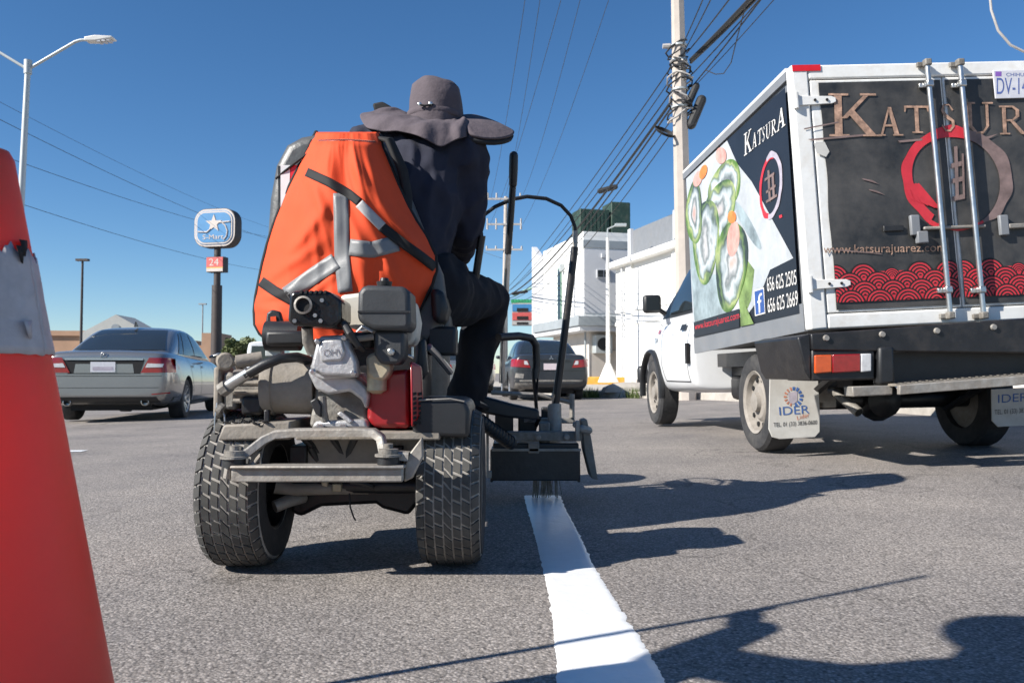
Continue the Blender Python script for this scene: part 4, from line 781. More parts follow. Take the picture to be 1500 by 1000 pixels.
for s_ in (-1, 1):
    for y in (-1.4, 1.5): make_wheel(tv, (s_*0.82, y, 0.32), 0.32, 0.2, 'alloy', s_)
gx2 = at(722, 560, 27).x
CP2 = dict(GP); car3, T, pt = sedan('silver_hatch_sedan', 'pale silver sedan mostly hidden behind the dark sedan', 'car', 'silver', (gx2 - 0.85, 27, hz(-0.8, 27)), R(6), CP2)
for s_ in (-1, 1): pt([(s_*0.5, 0.74), (s_*0.88, 0.76), (s_*0.86, 0.93), (s_*0.55, 0.92)], 'rear', 'tail_light', 'redlens', 6, 4, 0.012, car3)

# ------------------------------------------------------------------ box truck
TX, TY, TZ = 2.502, 5.768, 0.049
MT = Matrix.Translation((TX, TY, TZ)) @ Matrix.Rotation(R(3.71), 4, 'Z') @ Matrix.Rotation(R(-0.97), 4, 'Y')
truck = thing('box_truck', 'white pickup carrying a tall black printed cargo box, seen from its rear corner', 'truck'); truck.matrix_world = MT
BW, BL, BH = 1.790, 2.232, 1.518
MBX = Matrix.Translation((1.665, 4.598, 0.810)) @ Matrix.Rotation(0.071, 4, 'Z') @ Matrix.Rotation(-0.035, 4, 'X') @ Matrix.Rotation(-0.049, 4, 'Y')
def on_plane(Mx, u, v, axis, val):
    iv = Mx.inverted(); o = iv @ Vector((0, 0, CH)); dd = iv.to_3x3() @ ray(u, v); k = (val - o[axis]) / dd[axis]; return o + dd * k
rear = lambda u, v, off=0.0: on_plane(MBX, u, v, 1, -off)
side = lambda u, v, off=0.0: on_plane(MBX, u, v, 0, -off)
tside = lambda u, v, x=-0.84: on_plane(MT, u, v, 0, x)
trear = lambda u, v, y=-0.62: on_plane(MT, u, v, 1, y)
box = MB().bx(0.02, BW - 0.02, 0.03, BL, 0.02, BH - 0.01).build('cargo_box', 'boxgrey', truck)
box.matrix_local = MT.inverted() @ MBX
fw = 0.1
MB().bx(0, fw, 0, 0.08, 0, BH).build('corner_post', 'frame', box, bevel=0.012); MB().bx(BW - fw, BW, 0, 0.08, 0, BH).build('corner_post', 'frame', box, bevel=0.012)
MB().bx(fw + 0.002, BW - fw - 0.002, 0.002, 0.08, BH - 0.085, BH - 0.003).build('top_rail', 'frame', box, bevel=0.01)
MB().bx(fw + 0.002, BW - fw - 0.002, 0.002, 0.08, 0.003, 0.085).build('bottom_rail', 'frame', box, bevel=0.01)
MB().bx(0.003, BW - 0.003, 0.082, BL, BH - 0.008, BH + 0.012).build('roof_sheet', 'frame', box)
MB().bx(0.0, 0.018, 0.083, BL, BH - 0.06, BH - 0.01).build('roof_edge_rail', 'boxgrey', box)
MB().bx(0.0, 0.018, 0.083, BL, 0.0, 0.16).build('skirt_rail', 'boxgrey', box)
a = rear(1160, 96); b = rear(1202, 104); MB().bx(a.x, b.x, -0.004, -0.0005, b.z, a.z).build('red_reflector', 'redstrip', box)
cx = BW / 2
for x0, x1 in ((fw + 0.008, cx - 0.004), (cx + 0.004, BW - fw - 0.008)):
    dr = MB().bx(x0, x1, 0.006, 0.04, 0.092, BH - 0.092).build('rear_door', 'frame', box, bevel=0.006)
    e0 = 0.05 if x0 < cx - 0.1 else 0.012; e1 = 0.012 if x0 < cx - 0.1 else 0.05
    pn = MB(); rows = []                                   # wrap with slightly wavy vinyl
    NX, NZ = 26, 36
    for i in range(NZ + 1):
        row = []
        for j in range(NX + 1):
            x = x0 + e0 + (x1 - x0 - e0 - e1)*j/NX; z = 0.105 + (BH - 0.092*2 - 0.03)*i/NZ
            e = noise.noise(Vector((x*3, z*2, 1)))*0.004 + noise.noise(Vector((x*8, z*8, 4)))*0.0016
            if j == 0: x += 0.012*noise.noise(Vector((z*4, 1, 1)))
            row.append(Vector((x, 0.002 - abs(e)*0.5 - 0.0012, z)))
        rows.append(row)
    pn.grid(rows, NZ + 1, NX + 1).build('vinyl_wrap', 'vinylblack', dr, smooth=60)
PR = 0.0045                                                 # prints sit this far behind the rear plane towards the camera
def rpoly(pts, m, name, off=PR, parent=box):
    return MB().add([rear(u, v, off) for u, v in pts], [tuple(range(len(pts)))]).build(name, m, parent, smooth=0)
for ch, u0, u1, vt, vb in (('K', 1215, 1285, 137, 200), ('A', 1287, 1323, 157, 199), ('T', 1326, 1362, 155, 195), ('S', 1377, 1402, 152, 193), ('U', 1414, 1456, 150, 196), ('R', 1465, 1502, 155, 197), ('A', 1504, 1542, 155, 198)):
    serif(ch, rear(u0, vb, PR), rear(u1, vb, PR), rear(u0 - 2, vt, PR), 'copper', box, (0, -1, 0))
c = rear(1399, 262, PR + 0.0005); rr = (rear(1474, 262) - rear(1399, 262)).length
X_, Z_ = Vector((1, 0, 0)), Vector((0, 0, 1))
arc(MB(), c, X_, Z_, lambda s_: rr*(0.82 - 0.03*math.sin(s_*9)), lambda s_: rr*(0.97 + 0.05*math.sin(s_*3)), R(52), R(235), 48, jit=0.05).build('ring_print', 'printred', box, smooth=0)
arc(MB(), c, X_, Z_, lambda s_: rr*0.92, lambda s_: rr*(0.92 + 0.05*(1 - s_) + 0.02), R(235), R(372), 40, jit=0.04).build('ring_print', 'printred', box, smooth=0)
arc(MB(), c + Vector((0, -0.001, 0)), X_, Z_, lambda s_: rr*(0.80 + 0.12*s_), lambda s_: rr*(1.0 + 0.12*math.sin(s_*math.pi)), R(70), R(-60), 40, jit=0.06).build('brush_print', 'printgrey', box, smooth=0)
for k in range(5):
    u0 = 1326 + k*4; rpoly([(u0, 270), (u0 + 4, 268), (u0 + 14 + k*6, 296 + k*3), (u0 + 7 + k*4, 290 + k*3)], 'printred', 'brush_streak', PR + 0.002 + 0.0004*k)
for q in ([(1394, 215), (1402, 214), (1406, 292), (1398, 292)], [(1386, 240), (1412, 236), (1412, 243), (1386, 247)], [(1388, 262), (1416, 258), (1416, 265), (1388, 269)], [(1390, 288), (1420, 284), (1420, 291), (1390, 295)], [(1412, 225), (1417, 225), (1420, 286), (1415, 286)]):
    rpoly([(1403 + (a_ - 1403)*0.62, b_) for a_, b_ in q], 'printgrey', 'character_stroke', PR + 0.001 + 0.0004*(q[0][1] % 4))
text('www.katsurajuarez.com', rear(1206, 375, PR + 0.001), rear(1385, 372, PR + 0.001), rear(1206, 359, PR + 0.001), 'copper', box)
for q in ([(1215, 364), (1290, 371), (1292, 372.5), (1216, 366)], [(1183, 204), (1282, 195), (1282, 198), (1190, 206)], [(1178, 188), (1228, 178), (1228, 180), (1178, 190)], [(1262, 261), (1278, 264), (1288, 270), (1264, 263)], [(1272, 277), (1284, 279), (1297, 286), (1274, 279)], [(1192, 210), (1208, 208), (1215, 222), (1210, 230), (1196, 224)], [(1315, 206), (1352, 203), (1350, 206), (1318, 209)], [(1428, 205), (1462, 196), (1440, 208)]):
    rpoly(q, 'printgrey' if q[0][0] != 1192 else 'flap', 'worn_patch', PR + 0.0012)
# red wave band with scallop arcs
def waves(x0, x1, z0, z1, par):
    MB().add([(x0, -PR + 0.0005, z0), (x1, -PR + 0.0005, z0), (x1, -PR + 0.0005, z1 - 0.05), (x0, -PR + 0.0005, z1 - 0.05)], [(0, 1, 2, 3)]).build('red_wave_band', 'printred', par, smooth=0)
    red, blk = MB(), MB(); r0 = 0.083; nrow = 4; dz = (z1 - z0 - 0.055) / (nrow - 1)
    for row in range(nrow):
        zc_ = z1 - r0 - row*dz*0.92; k = 0; x = x0 + (r0 if row % 2 else 0.0)
        while x <= x1 + r0:
            rk = r0 * (0.62 if (k % 3 == 2 and row == 0) else 1)
            for i in range(9):
                ro = rk*(1 - i*0.112); ri = rk*(1 - (i+1)*0.112); y = -PR - 0.0009*row - 0.0002*0
                pts = []
                for s_ in range(15):
                    th = math.pi*s_/14; pts.append((th,))
                vs = []
                for (th,) in pts:
                    for r_ in (max(ri, 0), ro):
                        X = min(max(x + r_*math.cos(th), x0), x1); vs.append(Vector((X, y, max(zc_ + r_*math.sin(th), z0))))
                (blk if i % 2 == 0 else red).add(vs, [(2*j, 2*j+1, 2*j+3, 2*j+2) for j in range(14)])
            x += 2*r0; k += 1
    for mb, m, nm in ((red, 'printred', 'wave_arcs'), (blk, 'seam', 'wave_lines')): tag(mb.build(nm, m, par, smooth=0), kind='stuff')
zlo = rear(1300, 440).z; zhi = rear(1300, 384).z
waves(fw + 0.06, cx - 0.016, zlo, zhi, box); waves(cx + 0.016, BW - fw - 0.06, zlo, zhi, box)
# hinges, lock rods, latch
for v_ in (148, 417):
    for s_ in (0, 1):
        zc_ = rear(1190, v_).z; xa = 0.02 if s_ == 0 else BW - 0.02; sg_ = 1 if s_ == 0 else -1
        MB().prism([(xa, -0.012, zc_ - 0.028), (xa + sg_*0.2, -0.012, zc_ - 0.022), (xa + sg_*0.225, -0.012, zc_ - 0.012), (xa + sg_*0.225, -0.012, zc_ + 0.012), (xa + sg_*0.2, -0.012, zc_ + 0.022), (xa, -0.012, zc_ + 0.028)], (0, 0.011, 0)).build('hinge', 'frame', box, bevel=0.003)
        MB().cyl((xa - sg_*0.01, -0.012, zc_ - 0.045), (xa - sg_*0.01, -0.012, zc_ + 0.045), 0.016, n=10).build('hinge_pin', 'frame', box)
        for q in (0.1, 0.17): MB().lathe([(0.008, 0), (0.008, 0.006)], (xa + sg_*q, -0.013, zc_), (0, -1, 0), 8).build('bolt', 'seam', box)
for ut, ub in ((1358, 1392), (1406, 1441)):
    pt_ = rear(ut, 92, 0.042); pb_ = rear(ub, 462, 0.042)
    MB().cyl(pt_, pb_, 0.0145, n=12).build('lock_rod', 'chrome', box)
    for f_, nm in ((0.0, 'lock_keeper'), (0.085, 'rod_bracket'), (0.90, 'rod_bracket'), (1.0, 'lock_keeper')):
        q = pt_.lerp(pb_, f_)
        MB().bx(q.x - 0.045, q.x + 0.03, -0.022, -0.004, q.z - 0.014, q.z + 0.014).build(nm, 'grime' if nm == 'lock_keeper' else 'chrome', box, bevel=0.004)
        MB().bx(q.x - 0.02, q.x + 0.02, -0.062, -0.023, q.z - 0.02, q.z + 0.02).build('rod_clamp', 'grime' if nm == 'lock_keeper' else 'chrome', box, bevel=0.007)
for u0, u1, v0, v1, m, dd, nm in ((1332, 1343, 316, 346, 'boxgrey', 0.03, 'latch'), (1350, 1440, 330, 338, 'worn', 0.03, 'latch_bar'), (1462, 1472, 316, 346, 'boxgrey', 0.03, 'latch'), (1474, 1500, 328, 336, 'worn', 0.03, 'latch_bar'), (1293, 1322, 330, 340, 'black', 0.015, 'rubber_buffer'), (1340, 1354, 340, 358, 'boxgrey', 0.04, 'padlock')):
    a = rear(u0, v1); b = rear(u1, v0); MB().bx(a.x, b.x, -dd, -0.004, a.z, b.z).build(nm, m, box, bevel=0.006)
a = rear(1456, 146); b = rear(1530, 103)
pl = MB().bx(a.x, a.x + 0.33, -0.014, -0.006, a.z, b.z).build('number_plate', 'plate', box, bevel=0.003)
text('DV-14', rear(1460, 138, 0.0148), rear(1505, 138, 0.0148), rear(1460, 114, 0.0148), 'plateblue', box)
text('CHIHUA', rear(1474, 112, 0.0148), rear(1506, 112, 0.0148), rear(1474, 107, 0.0148), 'plateblue', box)
MB().add([rear(1458, 112, .0148), rear(1467, 112, .0148), rear(1467, 105, .0148), rear(1458, 105, .0148)], [(0, 1, 2, 3)]).build('plate_print', 'purple', box)
# left side print
SO = 0.004
def spoly(pts, m, name='photo_print', off=SO): return MB().add([side(u, v, off) for u, v in pts], [tuple(range(len(pts)))]).build(name, m, box, smooth=0)
def sell(u, v, ru, rv, m, off, rot=0, name='photo_print'):
    return spoly([(u + ru*math.cos(t)*math.cos(rot) - rv*math.sin(t)*math.sin(rot), v + ru*math.cos(t)*math.sin(rot) + rv*math.sin(t)*math.cos(rot)) for t in [k*math.pi/18 for k in range(36)]], m, name, off)
spoly([(1004, 262), (1150, 128), (1171, 459), (1017, 494)], 'sideblack', 'black_side_print', 0.002)
spoly([(1005, 262), (1065, 206), (1080, 240), (1101, 266), (1162, 378), (1128, 395), (1110, 440), (1094, 462), (1016, 482)], 'sushiwhite', off=0.0032)
spoly([(1006, 300), (1030, 330), (1040, 420), (1060, 470), (1018, 482)], 'sushibluegrey', off=0.0038)
def roll(u, v, ru, rv, o, rot=0):
    nr = 9; vs = []; rad = []
    for i in range(nr + 1):
        q = i / nr
        for k in range(36):
            t_ = k*math.pi/18; j = 1 + 0.06*math.sin(3*t_ + u); a_ = ru*q*j*math.cos(t_); b_ = rv*q*j*math.sin(t_)
            vs.append(side(u + a_*math.cos(rot) - b_*math.sin(rot), v + a_*math.sin(rot) + b_*math.cos(rot), o)); rad.append(q)
    mb = MB().add(vs, [(i*36 + k, i*36 + (k+1) % 36, (i+1)*36 + (k+1) % 36, (i+1)*36 + k) for i in range(nr) for k in range(36)])
    me = bpy.data.meshes.new('photo_print'); me.from_pydata([tuple(p) for p in mb.v], [], mb.f)
    at_ = me.attributes.new('rad', 'FLOAT', 'POINT'); at_.data.foreach_set('value', rad)
    obj('photo_print', me, M['roll'], box)
def roll_old(u, v, ru, rv, o, rot=0):
    sell(u, v, ru, rv, 'sushigreen', o, rot); sell(u - ru*.04, v, ru*0.88, rv*0.9, 'sushiyellow', o + .0004, rot); sell(u, v + rv*.04, ru*0.74, rv*0.78, 'sushibluegrey', o + .0008, rot)
    sell(u, v + rv*.1, ru*0.66, rv*0.66, 'sushiwhite', o + .0012, rot); sell(u + ru*.05, v + rv*.15, ru*0.42, rv*0.46, 'sushidark', o + .0016, rot); sell(u + ru*.05, v + rv*.15, ru*0.3, rv*0.36, 'sushipink', o + .002, rot)
roll(1062, 272, 22, 38, 0.0046, 0.3); roll(1054, 310, 22, 48, 0.0052, 0.2); roll(1034, 352, 19, 62, 0.0058, 0.05); roll(1017, 312, 12, 46, 0.0064, 0.0)
roll(1071, 388, 23, 66, 0.007, 0.08)
sell(1074, 350, 9, 26, 'sushipink', 0.0075, 0.1); sell(1072, 318, 6, 9, 'sushiorange', 0.008); sell(1030, 252, 5, 11, 'sushiorange', 0.0085, 0.3); sell(1022, 262, 6, 12, 'sushipink', 0.008, 0.3); sell(1056, 228, 8, 12, 'sushipink', 0.0075); sell(1046, 440, 26, 38, 'sushibluegrey', 0.0045); sell(1095, 330, 7, 40, 'sushibluegrey', 0.004, -0.5)
spoly([(1094, 380), (1105, 395), (1100, 440), (1086, 472), (1082, 440)], 'sushigreen', off=0.0042)
spoly([(1016, 472), (1083, 452), (1083, 479), (1017, 494)], 'sideblack', 'black_side_print', 0.009)
spoly([(1084, 452), (1092, 448), (1104, 474), (1085, 478)], 'sushigreen', off=0.009)
for ch, (x0, y0, x1, y1, hgt) in zip('KATSURA', [(1090, 229, 1101, 221, 32), (1102, 219, 1109, 214, 22), (1110, 214, 1116, 209, 22), (1117, 209, 1121, 206, 22), (1122, 206, 1129, 200, 22), (1130, 200, 1138, 194, 22), (1138, 194, 1151, 183, 30)]):
    serif(ch, side(x0, y0, 0.005), side(x1, y1, 0.005), side(x0, y0 - hgt, 0.005), 'printwhite', box, (-1, 0, 0))
c = side(1128, 273, 0.005); ay = side(1128, 224, 0.005) - c; ax = side(1145, 262, 0.005) - c
arc(MB(), c, ax, ay, lambda s_: 0.80, lambda s_: 0.98, R(70), R(260), 40, jit=0.05).build('ring_print', 'printred', box, smooth=0)
arc(MB(), c + Vector((-0.0008, 0, 0)), ax, ay, lambda s_: 0.84, lambda s_: 0.98 + 0.08*math.sin(s_*3.1), R(110), R(-100), 40, jit=0.05).build('brush_print', 'printlilac', box, smooth=0)
for q in ([(1124, 250), (1127, 249), (1129, 295), (1126, 296)], [(1120, 262), (1134, 252), (1134, 256), (1120, 266)], [(1122, 280), (1136, 270), (1136, 274), (1122, 284)], [(1130, 256), (1133, 254), (1135, 288), (1132, 290)], [(1122, 294), (1138, 284), (1138, 288), (1122, 298)]):
    spoly(q, 'printgrey', 'character_stroke', 0.0055 + 0.0004*(q[0][1] % 5))
spoly([(1141, 316), (1145, 314), (1146, 318), (1142, 320)], 'printred', 'red_dot', 0.005)
text('656 625 2505', side(1124, 427, 0.005), side(1167, 416.5, 0.005), side(1123, 407, 0.005), 'printwhite', box)
text('656 625 2669', side(1125, 458, 0.005), side(1169, 447, 0.005), side(1124, 438, 0.005), 'printwhite', box)
text('www.katsurajuarez.com', side(1018, 486, 0.0098), side(1083, 470, 0.0098), side(1017.5, 474, 0.0098), 'printred', box)
spoly([(1104, 425), (1119, 421), (1121, 459), (1106, 463)], 'printwhite', 'blue_badge', 0.005); spoly([(1105, 427), (1118, 423), (1120, 457), (1107, 461)], 'fbblue', 'blue_badge', 0.0058)
text('f', side(1110, 459, 0.0066), side(1117, 457, 0.0066), side(1109, 431, 0.0066), 'printwhite', box)
# --- chassis, rear panel, lights
P_ = lambda u, v, y=-0.56: trear(u, v, y)
a = P_(1189, 556); b = P_(1192, 472)
MB().prism([P_(1188, 488.5, -1.29), P_(1700, 452, -1.29), P_(1700, 520, -1.29), P_(1190, 513, -1.29)], (0, 0.05, 0)).build('rear_valance', 'blackmetal', truck, bevel=0.008)
MB().prism([P_(1189, 512, -1.28), P_(1282, 511, -1.28), P_(1282, 556, -1.28), P_(1190, 558, -1.28)], (0, 0.35, 0)).build('light_housing', 'blackmetal', truck, bevel=0.01)
MB().prism([P_(1168, 494, -1.275), P_(1188, 488, -1.275), P_(1189, 558, -1.275), P_(1180, 545, -1.275)], (0, 0.66, 0)).build('side_fairing', 'blackmetal', truck, bevel=0.01)
MB().prism([P_(1285, 506, -1.17), P_(1700, 480, -1.17), P_(1700, 560, -1.17), P_(1285, 566, -1.17)], (0, 0.04, 0)).build('rear_cross_panel', 'black', truck)
for u0, u1, m in ((1194, 1219, 'orangelens'), (1219.5, 1261, 'redlens'), (1261.5, 1277, 'clearlens')):
    MB().prism([P_(u0, 520 - (u0-1194)*0.03, -1.30), P_(u1, 520 - (u1-1194)*0.03, -1.30), P_(u1, 546 - (u1-1194)*0.03, -1.30), P_(u0, 547 - (u0-1194)*0.03, -1.30)], (0, 0.019, 0)).build('tail_light', m, truck, bevel=0.006)
MB().prism([P_(1288, 508, -1.31), P_(1310, 506, -1.31), P_(1312, 562, -1.31), P_(1288, 563, -1.31)], (0, 0.08, 0)).build('rubber_bumper_stop', 'black', truck, bevel=0.015)
st = MB().prism([P_(1318, 564, -1.42), P_(1700, 535, -1.42), P_(1700, 548, -1.42), P_(1318, 578, -1.42)], (0, 0.03, 0)).build('step_front', 'worn', truck, bevel=0.004)
p0, p1 = P_(1318, 564, -1.42), P_(1700, 535, -1.42)
MB().prism([p0 + Vector((0, 0.031, -0.006)), p1 + Vector((0, 0.031, -0.006)), p1 + Vector((0, 0.2, -0.006)), p0 + Vector((0, 0.2, -0.006))], (0, 0, 0.012)).build('step_plate', 'dusty', truck)
for i in range(34):
    for j in range(3):
        q = p0.lerp(p1, (i + 0.5 + 0.25*(j % 2))/36) + Vector((0, 0.06 + 0.05*j, 0.0065)); MB().lathe([(0.012, 0), (0.012, 0.002)], q, (0, 0, 1), 6).build('step_hole', 'seam', st)
MB().prism([P_(1248, 566, -1.31), P_(1308, 564, -1.31), P_(1308, 578, -1.31), P_(1250, 581, -1.31)], (0, 0.1, 0)).build('bumper_end', 'worn', truck, bevel=0.006)
for u_ in (1210, 1292, 1372, 1455): q = P_(u_, 495 - (u_-1210)*0.065, -1.291); MB().lathe([(0.018, 0), (0.014, 0.012)], q, (0, -1, 0), 10).build('bolt', 'worn', truck)
for x in (-0.42, 0.42): MB().bx(x - 0.05, x + 0.05, -0.5, 3.6, 0.44, 0.58).build('chassis_rail', 'blackmetal', truck)
MB().cyl((-0.7, 0, 0.335), (0.7, 0, 0.335), 0.06, n=12).lathe([(0.02, -0.14), (0.12, -0.1), (0.15, 0), (0.12, 0.1), (0.02, 0.14)], (0.05, 0, 0.335), (0, 1, 0), 14).build('rear_axle', 'blackmetal', truck)
for x in (-0.55, 0.55): MB().tube([(x, -0.6, 0.5), (x, 0, 0.27), (x, 0.6, 0.46)], 0.04, 6, flat=0.5).build('leaf_spring', 'blackmetal', truck)
MB().bx(-0.5, 0.35, 0.7, 1.5, 0.30, 0.52).build('fuel_tank', 'blackmetal', truck, bevel=0.05)
e0 = on_plane(MT, 1222, 572, 1, -0.35); e1 = on_plane(MT, 1258, 604, 1, -0.55)
MB().tube([e0 + Vector((0.1, 0.8, 0.02)), e0, e1], [0.03, 0.03, 0.032], 14).build('exhaust_pipe', 'grime', truck); dn = (e1 - e0).normalized(); MB().tube([e1 - dn*0.02, e1 + dn*0.004], 0.026, 12).build('exhaust_mouth', 'seam', truck)
for k in range(3): q = on_plane(MT, 1205 + 6*k, 570 + 8*k, 1, -0.3); MB().bx(q.x - 0.05, q.x + 0.04, q.y, q.y + 0.08, q.z - 0.05, q.z + 0.03).build('exhaust_bracket', 'rim', truck, bevel=0.01)
TR = 0.335
for s_ in (-1, 1):
    for y in (0.0, 2.95): make_wheel(truck, (s_*0.735, y, TR), TR, 0.2, 'rim', s_, steel=True)
# mud flaps
def flap(us, vs_, y, parent, words=True, cut=False):
    q = [on_plane(MT, u, v, 1, y) for u, v in us]
    f = MB().prism(q, (0, 0.008, 0)).build('mud_flap', 'flap', parent, bevel=0.003)
    return f
FY = -0.42; fp = lambda u, v, o=0.0: on_plane(MT, u, v, 1, FY - o)
fl = flap([(1128, 543), (1198, 543), (1201, 600), (1201, 632), (1194, 640), (1142, 643), (1131, 640), (1126, 628)], None, FY, truck)
text('IDER', fp(1142, 608, .002), fp(1186, 605, .002), fp(1141, 596, .002), 'iderblue', fl); text('TEL. 01 (33) 3836-0600', fp(1133, 627, .002), fp(1197, 623, .002), fp(1133, 619, .002), 'sideblack', fl)
text('Líder', fp(1168, 615, .002), fp(1186, 610, .002), fp(1167, 609, .002), 'iderorange', fl)
c = fp(1162, 581, .002); r_ = (fp(1177, 581, .002) - c).length
for k in range(7):
    a0 = R(-80 + k*26); arc(MB(), c, X_, Z_, r_*0.62, r_*(0.95 + 0.05*(k % 2)), a0, a0 + R(17), 5).build('logo_bar', 'iderblue', fl, smooth=0)
    a0 = R(100 + k*24); arc(MB(), c, X_, Z_, r_*0.62, r_*0.92, a0, a0 + R(12), 5).build('logo_bar', 'iderorange', fl, smooth=0)
MB().add([fp(1155, 575, .002), fp(1168, 573, .002), fp(1168, 587, .002), fp(1162, 592, .002), fp(1155, 588, .002)], [(0, 1, 2, 3, 4)]).build('logo_shield', 'printlilac', fl, smooth=0)
MB().prism([fp(1128, 505, 0.01), fp(1170, 490, 0.01), fp(1182, 548, 0.01), fp(1130, 543, 0.01)], (0, 0.012, 0)).build('flap_bracket', 'blackmetal', truck)
fl2 = flap([(1452, 570), (1530, 566), (1530, 622), (1462, 625), (1453, 616)], None, FY, truck)
text('IDER', fp(1462, 590, .002), fp(1506, 587, .002), fp(1462, 578, .002), 'iderblue', fl2); text('TEL. 01 (33) 3836-0600', fp(1457, 609, .002), fp(1521, 605, .002), fp(1457, 600, .002), 'sideblack', fl2)
# --- pickup cab
HW = 0.84
body = loft_body([(1.52, HW-0.06, 0.42, 1.0), (1.525, HW-0.01, 0.38, 1.04), (1.6, HW, 0.36, 1.06), (2.3, HW+0.005, 0.34, 1.06), (2.7, HW, 0.34, 1.055), (3.1, HW-0.01, 0.36, 1.03), (3.5, HW-0.06, 0.4, 0.97), (3.7, HW-0.18, 0.45, 0.88), (3.74, HW-0.3, 0.5, 0.8)]).build('cab_body', 'white', truck, sub=2)
baked(body); cut_arches(body, (2.95,), TR + 0.01, 0.40)
gh = cabin([(1.53, 0.74, 1.50), (1.55, 0.77, 1.60), (1.75, 0.79, 1.66), (2.1, 0.79, 1.66), (2.3, 0.79, 1.60), (2.85, 0.79, 1.08), (2.9, 0.75, 1.03)], 1.05).build('cab_roof', 'white', truck, sub=2)
baked(gh); gh.data.polygons.foreach_set('use_smooth', [True]*len(gh.data.polygons)); Tt = Tree(body, gh)
for fr in ('left', 'right'):
    Tt.patch([(1.62, 1.08), (2.70, 1.08), (2.32, 1.55), (1.68, 1.60)], fr, 8, 8, 0.006).build('window_surround', 'black', truck, smooth=60)
    Tt.patch([(1.68, 1.11), (2.44, 1.11), (2.24, 1.52), (1.72, 1.56)], fr, 8, 8, 0.012).build('side_window', 'glass', truck, smooth=60)
    for q in ([(1.62, 0.46), (1.62, 1.05)], [(2.52, 0.62), (2.60, 1.04)], [(1.62, 0.46), (2.42, 0.46)], [(2.42, 0.46), (2.52, 0.62)]):
        (a_, b_), (c_, d_) = q; l_ = math.hypot(c_-a_, d_-b_); ox, oz = -(d_-b_)/l_*0.005, (c_-a_)/l_*0.005
        Tt.patch([(a_-ox, b_-oz), (c_-ox, d_-oz), (c_+ox, d_+oz), (a_+ox, b_+oz)], fr, 10, 1, 0.003).build('door_seam', 'seam', truck)
    Tt.patch([(1.70, 0.92), (1.86, 0.92), (1.86, 0.97), (1.70, 0.97)], fr, 3, 2, 0.02).build('door_handle', 'black', truck)
    Tt.patch([(2.68, 0.93), (2.76, 0.93), (2.76, 0.97), (2.68, 0.97)], fr, 3, 2, 0.014).build('side_repeater', 'orangelens', truck)
    Tt.patch([(2.42, 0.35), (3.30, 0.35), (3.45, 0.72), (2.50, 0.75)], fr, 1, 1, 0.0) if False else None
Tt.patch([(-0.66, 1.10), (0.66, 1.10), (0.58, 1.55), (-0.58, 1.55)], 'rear', 6, 6, 0.008).build('rear_window', 'glass', truck, smooth=60)
Tt.patch([(-0.68, 1.10), (0.68, 1.10), (0.58, 1.56), (-0.58, 1.56)], 'front', 6, 6, 0.008).build('windscreen', 'glass', truck, smooth=60)
for s_ in (-1, 1):
    arc_pts = [(s_*(HW + 0.005), 2.95 + 0.42*math.cos(R(a)), TR + 0.01 + 0.42*math.sin(R(a))) for a in range(-8, 189, 14)]
    MB().tube(arc_pts, 0.035, 8, flat=0.6).build('wheel_arch_flare', 'black', truck)
    mr = MB().bx(s_*(HW + 0.1) - 0.09, s_*(HW + 0.1) + 0.09, 2.42, 2.50, 1.13, 1.31).build('door_mirror', 'black', truck, bevel=0.03)
    MB().bx(s_*(HW + 0.1) - 0.065, s_*(HW + 0.1) + 0.065, 2.412, 2.418, 1.155, 1.285).build('mirror_glass', 'glass', mr)
    MB().tube([(s_*(HW - 0.04), 2.48, 1.12), (s_*(HW + 0.05), 2.47, 1.18)], 0.025, 6).build('mirror_arm', 'black', truck)
    MB().bx(s_*HW - 0.02, s_*HW + 0.006, 1.54, 1.60, 0.62, 0.8).build('cab_vent', 'seam', truck)
tt = lambda y, z: Vector((-HW - 0.012, y, z))
h, _, _, _ = Tt.b.ray_cast(Vector((-3, 2.82, 0.86)), Vector((1, 0, 0))); xx = h.x - 0.004
text('04', (xx, 2.86, 0.80), (xx, 2.74, 0.80), (xx, 2.86, 0.90), 'sideblack', truck)
h, _, _, _ = Tt.b.ray_cast(Vector((-3, 2.1, 0.85)), Vector((1, 0, 0))); xx = h.x - 0.004
arc(MB(), (xx, 2.15, 0.86), (0, -1, 0), (0, 0, 1), 0.05, 0.06, 0, 5.6, 24).build('faded_door_print', 'printlilac', truck, smooth=0)
MB().bx(-0.82, 0.82, 3.68, 3.8, 0.42, 0.62).build('front_bumper', 'black', truck, bevel=0.04)
for s_ in (-1, 1): MB().bx(s_*0.62 - 0.14, s_*0.62 + 0.14, 3.6, 3.72, 0.72, 0.86).build('headlight', 'clearlens', truck, bevel=0.03)
MB().bx(-0.6, 0.6, -0.9, 1.5, 0.585, 0.70).build('body_subframe', 'blackmetal', truck)

# ================================================================== TRAFFIC CONE
cy = 1.10; topR = at(34, 238, cy); lowR = at(163, 1000, cy); r_top = 0.036; ztop = at(20, 220, cy).z
topR.x -= 0.016; lowR.x -= 0.019; cxn = topR.x - r_top; k_ = ((lowR.x - cxn) - r_top) / (topR.z - lowR.z); crad = lambda z: r_top + (topR.z - z) * k_
cone = thing('traffic_cone', 'scuffed orange red traffic cone with torn white sleeve on the road', 'traffic cone', (cxn, cy, 0.0))
MB().lathe([(crad(0.03) , 0.03), (crad(0.2), 0.2), (crad(0.4), 0.4), (crad(0.6), 0.6), (crad(ztop - 0.03), ztop - 0.03), (r_top*0.98, ztop - 0.012), (r_top*0.8, ztop), (r_top*0.55, ztop), (r_top*0.5, ztop - 0.1)], (0, 0, 0), (0, 0, 1), 64).build('cone_body', 'cone', cone, smooth=50)
zA = at(60, 519, cy).z; zB = at(55, 372, cy).z; rows = []
